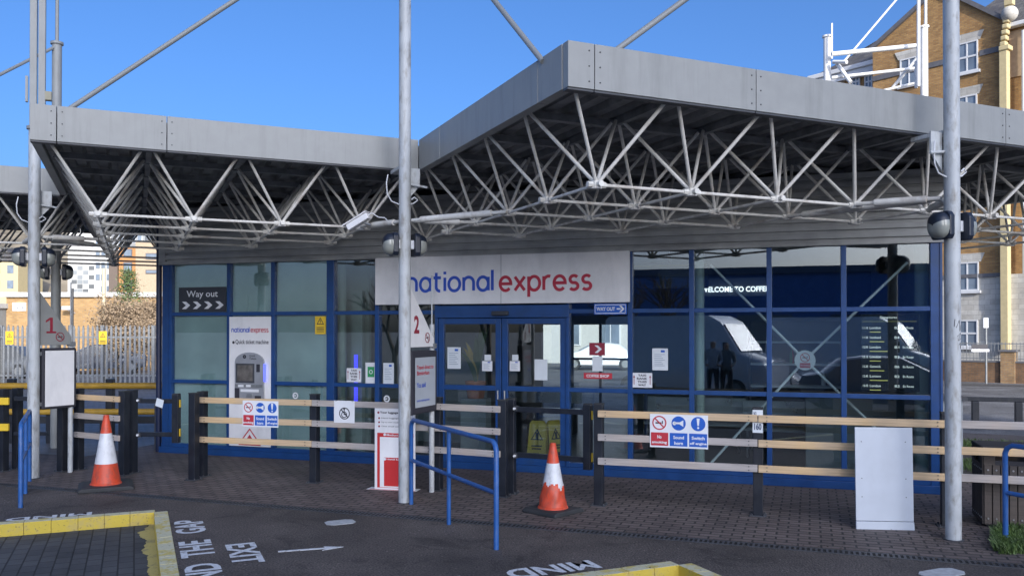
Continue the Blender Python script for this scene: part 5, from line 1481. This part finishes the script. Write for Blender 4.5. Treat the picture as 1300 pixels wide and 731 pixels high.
# verge and grass
verge = MB().slab([(11.45, 4.25), (40, 3.6), (40, 8.8), (11.45, 8.8)], .0, .03).build('verge', mat('verge_soil', (.05, .042, .032), .95, var=.4, scale=3, bump=.6, bscale=20), M=DM, kind='structure')
gm = mat('grass_blades', (.07, .12, .025), .6, var=.45, scale=4)
def grass(name, n, fn, hh, seed):
    random.seed(seed); mb = MB()
    for _ in range(n):
        x, y, z = fn(); a = random.uniform(0, math.tau); h_ = hh * random.uniform(.4, 1.2); w_ = .004 + .003 * random.random(); le = h_ * random.uniform(.1, .8)
        dx, dy = math.cos(a), math.sin(a)
        mb.add([(x - dy * w_, y + dx * w_, z), (x + dy * w_, y - dx * w_, z), (x + dx * le * .4 + dy * w_ * .7, y + dy * le * .4 - dx * w_ * .7, z + h_ * .6), (x + dx * le, y + dy * le, z + h_)], [(0, 1, 2), (0, 2, 3)])
    o = mb.build(name, gm); o['kind'] = 'stuff'; o['label'] = 'patchy green grass growing beside the right handrail and bin' if seed == 1 else 'rough grass on the verge'; o['category'] = 'grass'; return o
gA = G(1270, 690); gB = G(1330, 640)
def fa():
    u = random.random(); v = random.gauss(0, 1)
    p = G(random.uniform(1268, 1345), random.uniform(648, 704)); 
    if random.random() < .25: p = G(1262 + abs(random.gauss(0, 8)), random.uniform(676, 700))
    return p.x, p.y, 0
grass('grass', 9000, fa, .075, 1)
def fb():
    while True:
        x = random.uniform(11.5, 17.0); y = random.uniform(4.4, 8.6)
        if math.sin(x * 2.1) + math.sin(y * 2.7 + x) > -.35: break
    p = DM @ Vector((x, y, .03)); return p.x, p.y, .03
grass('grass', 16000, fb, .07, 2)
# road marks on the right and kerb line
MB().slab([(-12, -.06), (20, -.06), (20, .06), (-12, .06)], -.128, -.124).build('road_marking', paint, M=frame(G(1240, 513, -.13), R(-22)), kind='structure')
MB().box(-14, 20, 0, 1.6, -.13, .0).build('far_pavement', mat('far_pavement', (.16, .155, .15), .9, var=.15), M=frame(G(1222, 490, -.13), an), kind='structure')

# ================================================================== LEFT BACKGROUND
def at(px, py, Y): return at_depth(px, py, Y)
# galvanised palisade fence
FY = 30.0
t = thing('palisade_fence', 'galvanised steel palisade fence with pointed pales across the yard at left', 'fence', Matrix.Translation((0, FY, -.05)))
x0 = at(-25, 450, FY).x; x1 = at(215, 450, FY).x
mb0 = None; x = x0; random.seed(8)
while x < x1:
    zt = 2.2 + random.uniform(-.02, .02); w_ = .036
    MB().prism([(x - w_, 0), (x + w_, 0), (x + w_, zt - .1), (x + w_ * .3, zt), (x, zt - .06), (x - w_ * .3, zt), (x - w_, zt - .1)][::-1], -.012, .012, Matrix.Rotation(0, 4, 'Z')).build('pale', M_['galv'], t)
    x += .165
for z in (.4, 1.75): MB().box(x0, x1, .014, .06, z, z + .06).build('rail', M_['galv'], t)
for k in range(4): MB().box(x0 + 1.8 * k + .6, x0 + 1.8 * k + .72, .06, .16, 0, 2.2).build('post', M_['galv'], t)
for k, (px, lab) in enumerate(((12, 'yellow warning sign on the palisade fence left of post 1'), (130.5, 'yellow warning sign on the palisade fence right of post 1'))):
    c_ = at(px, 429, FY - .03)
    s_ = thing('warning_sign', lab, 'sign', Matrix.Translation((c_.x, c_.y, c_.z - .22)))
    MB().box(-.14, .14, 0, .004, 0, .46).build('panel', M_['yellow'], s_)
    mb = MB(); warn_tri(mb, (0, .3), .11, -.002, 0); rect(mb, -.01, .01, .27, .34, -.002); rect(mb, -.1, .1, .05, .075, -.002); rect(mb, -.1, .1, .11, .135, -.002); mb.build('warning_print', M_['ink'], s_)
# yellow tube crash barrier
t = thing('crash_barrier', 'yellow tube crash barrier on black posts left of the hall', 'barrier', Matrix.Translation((0, 14.7, 0)))
xa = at(60, 490, 14.7).x; xb = at(206, 490, 14.7).x
for z in (1.0, .55): MB().tube((xa - 3, 0, z), (xb, .1, z), .055, 14).build('tube_rail', M_['gold'], t, smooth=True)
for px in (136, 60, 10): x = at(px, 500, 14.7).x; MB().box(x - .06, x + .06, .06, .18, 0, 1.12).build('post', M_['black'], t, bevel=.01)
x = at(199, 540, 14.0).x; t2 = MB().box(-.03, .03, -.03, .03, 0, .75).build('steel_bollard', M_['darksteel'], bevel=.006); t2.location = (x, 14.0, 0); tag(t2, 'thin dark steel bollard standing left of the hall corner', 'bollard')
t = thing('low_kerb_rail', 'low dark steel rail on the ground behind the yellow crash barrier', 'rail', Matrix.Translation((0, 16.5, 0)))
MB().box(-12, -6.6, 0, .12, .16, .30).build('rail', M_['darksteel'], t, bevel=.01)
for x in (-11, -9.5, -8, -6.9): MB().box(x, x + .1, .02, .1, 0, .16).build('post', M_['darksteel'], t)
# low brick building
BY = 45.0
t = thing('brick_shed', 'long low ochre brick building with white roof edge behind the palisade fence', 'building', Matrix.Translation((0, BY, 0)))
xa, xb = at(8, 400, BY).x, at(300, 400, BY).x; zt = at(60, 377, BY).z
MB().box(xa, xb, 0, 9, -.13, zt).build('wall', M_['ltbrick'], t); MB().box(xa - .2, xb, -.2, 9, zt, zt + .25).build('roof_edge', M_['render'], t)
MB().box(xa - 6, xa - .01, -1.2, 8, -.13, zt - .6).build('side_wall', M_['greypanel'], t); MB().box(xa - 6, xa + .1, -1.4, 8, zt - .6, zt - .35).build('side_roof', M_['render'], t)
MB().box(xa - 2.2, xa - .6, -1.25, -1.2, -.1, 2.2).build('door', M_['lead'], t)
a_, b_ = at(15, 384, BY - .1), at(32, 394.5, BY - .1)
s_ = MB().box(a_.x, b_.x, -.06, 0, b_.z, a_.z).build('wall_sign', M_['white'], t)
tx = MB(); text_into(tx, 'STATION', a_.x + .1, b_.x - .1, b_.z + .08, b_.z + .25, -.065, bold=.02); tx.build('lettering', M_['ink'], s_)
c_ = at(86, 391, BY - .6)
t = thing('security_camera', 'white security camera sticking out of the ochre brick building', 'security camera', Matrix.Translation(c_))
MB().box(-.28, .2, -.1, .1, -.1, .1).build('body', M_['whitepaint'], t, bevel=.02); MB().box(-.34, -.28, -.08, .08, -.08, .08).build('lens', M_['ink'], t); MB().tube((.05, 0, -.1), (.05, .6, -.25), .04).build('bracket', M_['whitepaint'], t)
# white building with grey squares and orange cladding block
CY_ = 90.0
t = thing('checkered_block', 'white office block patterned with grey squares beyond the brick shed', 'building', Matrix.Translation((0, CY_, 0)))
def cx(px): return at(px, 350, CY_).x
def cz(py): return at(100, py, CY_).z
MB().box(cx(86), cx(141), 0, 12, -.13, cz(285)).build('wall', M_['render'], t)
random.seed(13); sq = (cx(141) - cx(92)) / 6.0
M_['midgrey'] = mat('mid_grey_panel', (.12, .13, .135), .7)
pw = at(7.3, 0, CY_).x - at(0, 0, CY_).x
for i in range(4):
    for j in range(6):
        if (i + j) % 2 == 0 or random.random() < .2:
            x = cx(91) + i * pw; z = cz(372) + j * pw * .8
            MB().box(x, x + pw * .9, -.04, 0, z, z + pw * .7).build('grey_square', M_['greypanel'] if random.random() < .6 else M_['midgrey'], t)
for i in range(3):
    for j in range(5):
        if j == 0 and i == 0: continue
        x = cx(121.5 + i * 7); z = cz(371 - j * 15)
        f = MB().box(x, x + pw * .75, -.05, 0, z, z + pw * 1.1).build('window', M_['greypanel'], t); MB().box(x + .06, x + pw * .75 - .06, -.07, -.05, z + .06, z + pw * 1.1 - .06).build('pane', M_['winglass'], f)
OY = 80.0
t = thing('orange_clad_block', 'orange and brown clad apartment block behind the brick shed', 'building', Matrix.Translation((0, OY, 0)))
def ox(px): return at(px, 350, OY).x
def oz(py): return at(150, py, OY).z
MB().box(ox(151), ox(182), 0, 12, -.13, oz(313)).build('wall', M_['orangecl'], t); MB().box(ox(140), ox(151), -.3, 12, -.13, oz(318)).build('stair_tower', M_['browncl'], t)
MB().box(ox(175), ox(260), -.5, 12, -.13, oz(306)).build('wall', mat('buff_cladding', (.4, .31, .21), .7), t)
MB().box(ox(143), ox(178), 1, 12, oz(313), oz(292)).build('top_storey', M_['greypanel'], t); MB().box(ox(141), ox(180), .5, 12, oz(292), oz(290)).build('roof', M_['render'], t)
MB().box(ox(110), ox(140), 6, 16, -.13, oz(298)).build('wall', M_['render'], t)
for (a, b, c, d_) in ((157, 333, 168, 347), (157, 355, 168, 368), (188, 343, 205, 348), (188, 322, 205, 330), (157, 316, 168, 326)):
    yy = -.55 if a > 180 else -.05
    f = MB().box(ox(a), ox(b if False else c), yy - .02, yy + .03, oz(d_), oz(b)).build('window', M_['lead'], t); MB().box(ox(a) + .1, ox(c) - .1, yy - .05, yy - .02, oz(d_) + .1, oz(b) - .1).build('pane', M_['winglass'], f)
for k in range(4):
    f = MB().box(ox(145 + 8 * k), ox(151 + 8 * k), .9, 1.0, oz(308), oz(295)).build('window', M_['whitepaint'], t); MB().box(ox(145.5 + 8 * k), ox(150.5 + 8 * k), .85, .9, oz(307), oz(296)).build('pane', M_['winglass'], f)
# poles
def pole(px, py0, Y, r, m, label):
    p = at(px, py0, Y); o = MB().tube((0, 0, -.1), (0, 0, p.z), r, 10).build('flag_pole', m, smooth=True); o.location = (p.x, Y, 0); tag(o, label, 'pole')
pole(132, 341, 34, .07, mat('cream_pole', (.6, .52, .35), .5), 'tall cream pole rising above the palisade fence'); pole(92, 366, 34, .05, M_['darksteel'], 'thin dark pole right of post 1 before the brick shed')
# hillside
def hill():
    nx, ny = 70, 26; vs = []; fs = []
    for j in range(ny):
        for i in range(nx):
            x = -260 + 250 * i / (nx - 1); y = 120 + 160 * j / (ny - 1)
            t_ = j / (ny - 1); e = max(0, min(1, (-45 - x) / 45))
            z = -.5 + 42 * e ** .8 * (t_ ** .7) + 1.2 * math.sin(x * .3) * math.sin(y * .21) + random.uniform(-.6, .6)
            vs.append((x, y, z))
    for j in range(ny - 1):
        for i in range(nx - 1): fs.append((j * nx + i, j * nx + i + 1, (j + 1) * nx + i + 1, (j + 1) * nx + i))
    m = mat('winter_hillside', (.24, .2, .14), .95, var=.5, scale=.12, dirt=(.09, .10, .06), dirt_amt=.9, dirt_scale=(.25, .25, .25), bump=1.0, bscale=.6)
    MB().add(vs, fs).build('hill', m, smooth=True, kind='structure')
random.seed(9); hill()
random.seed(31)
for k in range(9):
    x = -92 + k * 5.2 + random.uniform(-1, 1); y = 138 + random.uniform(-6, 10); zb = 2 + k % 3 * 3
    t = thing('hillside_house', ('small %s terraced house on the far hillside, %s' % (('white', 'grey stone', 'cream')[k % 3], ('leftmost of its row', 'second from the left', 'third from the left', 'fourth from the left', 'middle of its row', 'fourth from the right', 'third from the right', 'second from the right', 'rightmost of its row')[k])), 'house', Matrix.Translation((x, y, zb)), 'terraced houses on the far hillside')
    MB().box(0, 4.6, 0, 7, -6, 5).build('wall', [M_['render'], M_['apstone'], M_['cream']][k % 3], t)
    MB().prism([(-.2, 5), (4.8, 5), (2.3, 7.0)][::-1], -.2, 7.2).build('roof', M_['slate'], t)
    for (a, b) in ((.8, .6), (2.9, .6), (.8, 3.0), (2.9, 3.0)):
        MB().box(a, a + 1, -.05, 0, b, b + 1.3).build('window', M_['winglass'], t)

# ================================================================== TREES
def bare_tree(name, label, P, H, seed, m, spread=.55, leaves=None, lm=None, group=None, depth=5, r=.14):
    random.seed(seed); t = thing(name, label, 'tree', Matrix.Translation(P), group)
    tr = MB(); tips = []
    def grow(p, d, L, r_, n):
        q = p + d * L; tr.tube(p, q, r_, 6 if n > 2 else 4, r_ * .72, cap=False)
        if n == 0: tips.append(q); return
        if n < 3: tips.append(q)
        for _ in range(3 if n > 1 else 2):
            nd = (d + Vector((random.gauss(0, spread), random.gauss(0, spread), random.gauss(.12, spread * .6)))).normalized()
            grow(q, nd, L * random.uniform(.62, .85), r_ * .66, n - 1)
    grow(Vector((0, 0, 0)), Vector((0, 0, 1)), H * .27, r, depth)
    tr.build('trunk', m, t, smooth=True)
    if leaves:
        lb = MB()
        for q in tips:
            for _ in range(leaves[0]):
                c_ = q + Vector((random.gauss(0, leaves[1]), random.gauss(0, leaves[1]), random.gauss(0, leaves[1])))
                a = Vector((random.gauss(0, 1), random.gauss(0, 1), random.gauss(0, 1))).normalized(); b = a.orthogonal().normalized(); s_ = leaves[2] * random.uniform(.6, 1.3)
                lb.add([c_ - a * s_, c_ + b * s_ * .5, c_ + a * s_, c_ - b * s_ * .5], [(0, 1, 2, 3)])
        lb.build('crown', lm, t)
    return t
bark = mat('bark', (.10, .08, .06), .9, var=.3)
dry = mat('dry_brown_foliage', (.30, .22, .14), .8, var=.5, scale=3)
p = at(168, 415, 33); bare_tree('dry_bush', 'dense brown winter bush behind the fence beside the hall', Vector((p.x - .6, 33, 0)), 3.3, 4, bark, .75, (44, .24, .05), dry, depth=5, r=.09)
p = at(195, 415, 33); bare_tree('dry_bush', 'brown winter bush half hidden by the left corner of the hall', Vector((p.x + .1, 33.5, 0)), 3.9, 6, bark, .7, (44, .26, .05), dry, depth=5, r=.09)
def pine(P, H, label):
    random.seed(2); t = thing('pine_tree', label, 'tree', Matrix.Translation(P))
    MB().tube((0, 0, 0), (0, 0, H), .14, 8, .03).build('trunk', bark, t, smooth=True)
    lb = MB(); br_ = MB()
    for k in range(60):
        z = H * (.35 + .62 * k / 60); L = (1 - k / 66) * .8 + .2; a = k * 2.4
        d_ = Vector((math.cos(a), math.sin(a), .35)); e = Vector((0, 0, z)) + d_ * L; br_.tube((0, 0, z), e, .02, 4)
        for _ in range(45):
            u = random.random(); c_ = Vector((0, 0, z)) + d_ * L * u + Vector((random.gauss(0, .12), random.gauss(0, .12), random.gauss(0, .1)))
            q_ = Vector((random.gauss(0, 1), random.gauss(0, 1), random.gauss(.6, .6))).normalized() * .14; s_ = q_.orthogonal().normalized() * .02
            lb.add([c_ - s_, c_ + s_, c_ + q_], [(0, 1, 2)])
    br_.build('branches', bark, t); lb.build('crown', mat('pine_needles', (.10, .15, .05), .7, var=.4), t)
p = at(163, 370, 40); pine(Vector((p.x, 40, 0)), 4.9, 'green pine tree in front of the orange clad block')
# cars behind the palisade fence
def paintm(name, c): return mat(name, c, .25, var=.03, coat=1.0)
def car(M, label, pm, group='cars parked in view', L=4.3, H=1.45, van=False, name='parked_car'):
    t = thing(name, label, 'van' if van else 'car', M, group)
    w_ = .88 if not van else 1.0
    if van:
        prof = [(-2.75, .35), (-2.8, 1.0), (-2.75, 2.45), (-2.6, 2.55), (.9, 2.55), (1.3, 2.35), (1.95, 1.42), (2.6, 1.2), (2.75, 1.0), (2.8, .4), (2.3, .3), (-2.3, .3)]
    else:
        prof = [(-2.1, .35), (-2.15, .8), (-2.05, .95), (-1.55, 1.02), (-1.1, 1.36), (-.5, H), (.3, H - .03), (1.15, 1.0), (1.9, .86), (2.12, .65), (2.12, .35), (1.8, .25), (-1.8, .25)]
    # body as lofted rings for tumblehome
    vs = []; n = len(prof); rings = [(-1, .0), (-.97, .0), (.97, 0), (1, 0)]
    def wid(z, s_): 
        tz = 1.0 if z < 1.0 else 1 - (z - 1.0) * (.22 if not van else .06)
        return s_ * w_ * tz
    def shr(z, x): return x
    for s_, k in ((-1, .94), (-.9, 1.0), (.9, 1.0), (1, .94)):
        for (x, z) in prof:
            vs.append((x * k, wid(z, s_), (z - .8) * (k if abs(s_) == 1 else 1) + .8))
    fs = [tuple(range(n)), tuple(reversed(range(3 * n, 4 * n)))]
    for r_ in range(3):
        for i in range(n): fs.append((r_ * n + i, (r_ + 1) * n + i, (r_ + 1) * n + (i + 1) % n, r_ * n + (i + 1) % n))
    MB().add(vs, fs).build('body', pm, t, smooth=True)
    gm_ = M_['winglass']; wy = w_ * .93
    for s_ in (-1, 1):
        if van: pts = [(.55, 1.45), (1.72, 1.45), (1.2, 2.15), (.6, 2.15)]
        else: pts = [(-1.25, 1.02), (.95, 1.02), (.25, H - .1), (-.5, H - .08), (-1.05, 1.28)]
        y = s_ * (w_ * (.985 if van else .955))
        vs = [(x, y * (1 - max(0, z - 1.0) * (.06 if van else .2)), z) for x, z in pts]; m_ = len(pts)
        vs += [(a, b - s_ * .04, c) for a, b, c in vs]
        MB().add(vs, [tuple(range(m_)), tuple(reversed(range(m_, 2 * m_)))] + [(i, (i + 1) % m_, (i + 1) % m_ + m_, i + m_) for i in range(m_)]).build('side_window', gm_, t)
    if van: ws_ = [(1.93, 1.47), (1.36, 2.28)]
    else: ws_ = [(1.12, 1.03), (.38, H - .05)]
    (xa, za), (xb, zb) = ws_; y = w_ * .8
    MB().add([(xa + .02, -y, za + .02), (xa + .02, y, za + .02), (xb + .03, y * .9, zb + .01), (xb + .03, -y * .9, zb + .01), (xa - .03, -y, za - .02), (xa - .03, y, za - .02), (xb - .03, y * .9, zb - .04), (xb - .03, -y * .9, zb - .04)], [(0, 1, 2, 3), (7, 6, 5, 4), (0, 4, 5, 1), (2, 6, 7, 3), (1, 5, 6, 2), (0, 3, 7, 4)]).build('windscreen', gm_, t)
    xs = (1.85, -1.75) if van else (1.35, -1.35)
    for x in xs:
        for s_ in (-1, 1):
            wh = MB().tube((x, s_ * (w_ - .2), .33), (x, s_ * (w_ + .01), .33), .33, 20).build('wheel', M_['rubber'], t, smooth=True)
            MB().tube((x, s_ * (w_ + .01), .33), (x, s_ * (w_ + .02), .33), .2, 14).build('rim', M_['galv'], wh)
    ex = prof[-4][0] if van else 2.0
    for s_ in (-1, 1):
        MB().box((2.55 if van else 1.93), (2.72 if van else 2.08), s_ * .62 - .17, s_ * .62 + .17, .68 if not van else .85, .82 if not van else 1.08).build('headlight', M_['lens'], t, bevel=.03)
        if van: MB().box(1.55, 1.7, s_ * 1.18 - .06, s_ * 1.18 + .06, 1.4, 1.75).build('mirror', M_['ink'], t, bevel=.03)
    return t
car(frame((at(128, 470, 42).x, 42, -.13), R(200)), 'dark blue car parked behind the fence below the brown bush', paintm('paint_navy', (.015, .02, .035)))
car(frame((at(8, 470, 38).x, 38, -.13), R(170)), 'dark grey car behind the palisade fence at the left edge', paintm('paint_silver', (.08, .085, .09)))
pw_ = paintm('paint_white', (.8, .81, .82))
pcar = FM @ Vector((S(762, 460, 34)[0], 34, 0))
car(frame((pcar.x, pcar.y, -.13), R(172)), 'white car seen through the hall and its far glass door', pw_)
# pale terrace behind the hall
TM = FM @ Matrix.Translation((0, 42, 0))
t = thing('pale_terrace', 'pale sunlit terrace with white windows seen through the hall glass', 'building', TM)
xa = S(640, 430, 42)[0]; xb = S(880, 430, 42)[0]
MB().box(xa - 8, xb, 0, 8, -.13, 7).build('wall', M_['render'], t); MB().prism([(xa - 8.2, 7), (xb + .2, 7), (xb - 1, 9.5), (xa - 7, 9.5)][::-1], -.2, 8).build('roof', M_['slate'], t)
for k in range(9):
    x = xa - 6.5 + k * 2.6
    for z in (1.0, 4.0):
        f = MB().box(x, x + 1.3, -.08, 0, z, z + 1.7).build('window', M_['whitepaint'], t); MB().box(x + .1, x + .61, -.1, -.08, z + .1, z + 1.6).box(x + .69, x + 1.2, -.1, -.08, z + .1, z + 1.6).build('pane', M_['winglass'], f)

# ================================================================== WHAT STANDS BEHIND THE CAMERA (seen mirrored in the glass, and shading the forecourt)
def mir(px, py, Y, z=None):
    v = at_depth(px, py, Y); l = FM.inverted() @ v; l.y = -l.y
    w_ = FM @ l
    if z is not None: w_.z = z
    return w_
def mirdir(d):
    l = FM.to_3x3().inverted() @ Vector((d[0], d[1], 0)); l.y = -l.y; w_ = FM.to_3x3() @ l; return math.atan2(w_.y, w_.x)
v1 = mir(880, 470, 27, -.13); car(frame(v1, mirdir((.78, -.62))), 'tall white van parked across the road mirrored in the right windows', pw_, 'white vans parked across the road', van=True, name='parked_van')
v2 = mir(1085, 470, 29, -.13); car(frame(v2, mirdir((.8, -.6))), 'second white van mirrored behind the crossed braces', pw_, 'white vans parked across the road', van=True, name='parked_van')
v3 = mir(1120, 475, 22, -.13); car(frame(v3, mirdir((.97, -.2))), 'silver car mirrored in the glass below the departures board', paintm('paint_grey', (.25, .27, .3)))
s0 = mir(700, 420, 52, 0); s1 = mir(1330, 420, 44, 0); an = math.atan2(s1.y - s0.y, s1.x - s0.x); Ls = (s1 - s0).length
t = thing('blue_depot', 'long dark blue depot building mirrored along the top of the right windows', 'building', frame((s0.x, s0.y, -.13), an))
dep = mat('depot_blue', (.07, .18, .48), .6, var=.15)
side = 1 if (Matrix.Rotation(-an, 3, 'Z') @ (Vector((0, 0, 0)) - s0)).y < 0 else -1
ya, yb = (0, 12) if side > 0 else (-12, 0)
MB().box(0, Ls, ya, yb, 0, 5.3).build('wall', dep, t)
MB().box(-.2, Ls + .2, ya - .2, yb + .2, 5.3, 5.7).build('parapet', mat('depot_edge', (.1, .13, .2), .6), t)
for k in range(int(Ls / 5)):
    yy = (-.05, 0) if side > 0 else (0, .05)
    MB().box(1 + 5 * k, 4 + 5 * k, yy[0], yy[1], .1, 3.0).build('shutter', M_['greypanel'] if k % 3 else M_['lead'], t)
random.seed(3)
for k, (px, Y) in enumerate(((815, 34), (850, 38), (620, 30), (500, 30))):
    bare_tree('bare_tree', ['slim bare street tree mirrored left of the white van', 'bare winter tree standing behind the white van', 'bare tree mirrored in the door glass', 'bare tree mirrored left of post 2'][k], mir(px, 470, Y, -.13), 4.6 + .5 * (k % 3), 40 + k, bark, .42, depth=5, r=.13, group='bare trees across the road')
# tall block to the right behind the camera, the one that shades the forecourt
t = thing('tower_block', 'tall pale apartment block behind the camera that shades the forecourt', 'building', frame((23.3, -80, 0), 0))
MB().box(0, 25, -12, 0, -.13, 45.8).build('wall', mat('tower_render', (.7, .69, .66), .8), t); MB().box(-.3, 25.3, -12.3, .3, 45.8, 46.2).build('parapet', M_['render'], t)
for i in range(5):
    for j in range(13):
        MB().box(1.4 + 5 * i, 3.6 + 5 * i, 0, .05, 1.2 + 3.2 * j, 2.9 + 3.2 * j).build('window', M_['winglass'], t)
# two people standing on the forecourt behind the camera
def person(P, face, h, top, legs, label, seed):
    sk = [((0, 0, .93), .13), ((0, 0, 1.12), .125), ((0, 0, 1.36), .145), ((0, .0, 1.5), .06), ((0, .01, 1.6), .09), ((0, .02, 1.72), .085)]
    ed = [(0, 1), (1, 2), (2, 3), (3, 4), (4, 5)]
    def chain(root, pts):
        prev = root
        for p_, r_ in pts: sk.append((p_, r_)); ed.append((prev, len(sk) - 1)); prev = len(sk) - 1
    for s_ in (-1, 1):
        chain(0, [((s_ * .1, 0, .85), .10), ((s_ * .11, .02, .48), .065), ((s_ * .12, -.02, .1), .045), ((s_ * .13, .1, .04), .045), ((s_ * .13, .17, .03), .03)])
        chain(2, [((s_ * .19, 0, 1.4), .07), ((s_ * .24, -.03, 1.13), .05), ((s_ * .17, .18, 1.02), .04), ((s_ * .12, .25, 1.04), .035)])
    me = bpy.data.meshes.new('body'); me.from_pydata([tuple(Vector(p_) * (h / 1.8)) for p_, _ in sk], ed, [])
    for m in (top, legs, mat('skin', (.45, .28, .2), .6)): me.materials.append(m)
    o = bpy.data.objects.new('person_body', me); COL.objects.link(o)
    md = o.modifiers.new('skin', 'SKIN'); 
    for i, (_, r_) in enumerate(sk): me.skin_vertices[0].data[i].radius = (r_, r_)
    me.skin_vertices[0].data[0].use_root = True
    sb = o.modifiers.new('sub', 'SUBSURF'); sb.levels = 2; sb.render_levels = 2
    dg = bpy.context.evaluated_depsgraph_get(); dg.update()
    fm = bpy.data.meshes.new_from_object(o.evaluated_get(dg)); bpy.data.objects.remove(o)
    fm.materials.clear()
    for m in (top, legs, M_['skin'] if 'skin' in M_ else mat('skin', (.45, .28, .2), .6)): fm.materials.append(m)
    k = h / 1.8
    for pl in fm.polygons:
        pl.use_smooth = True; c_ = pl.center
        pl.material_index = 1 if c_.z < .92 * k else (2 if (c_.z > 1.5 * k and c_.y > .05) or (c_.y > .2 and c_.z > .9 * k) else 0)
    b = bpy.data.objects.new('person', fm); COL.objects.link(b); b.matrix_world = frame((P.x, P.y, 0), face - R(90)); tag(b, label, 'person', 'people standing behind the camera')
fdir = math.atan2(.95, .3)
person(mir(905, 470, 24, -.13), fdir, 1.75, mat('coat_grey', (.42, .45, .5), .9), mat('trousers_navy', (.02, .025, .04), .9), 'person in a pale hooded coat mirrored in front of the white van', 1)
person(mir(922, 470, 24, -.13), fdir, 1.7, mat('coat_dark', (.2, .22, .23), .9), mat('trousers_black', (.015, .015, .02), .9), 'person in a dark hooded coat beside the pale coated person', 2)
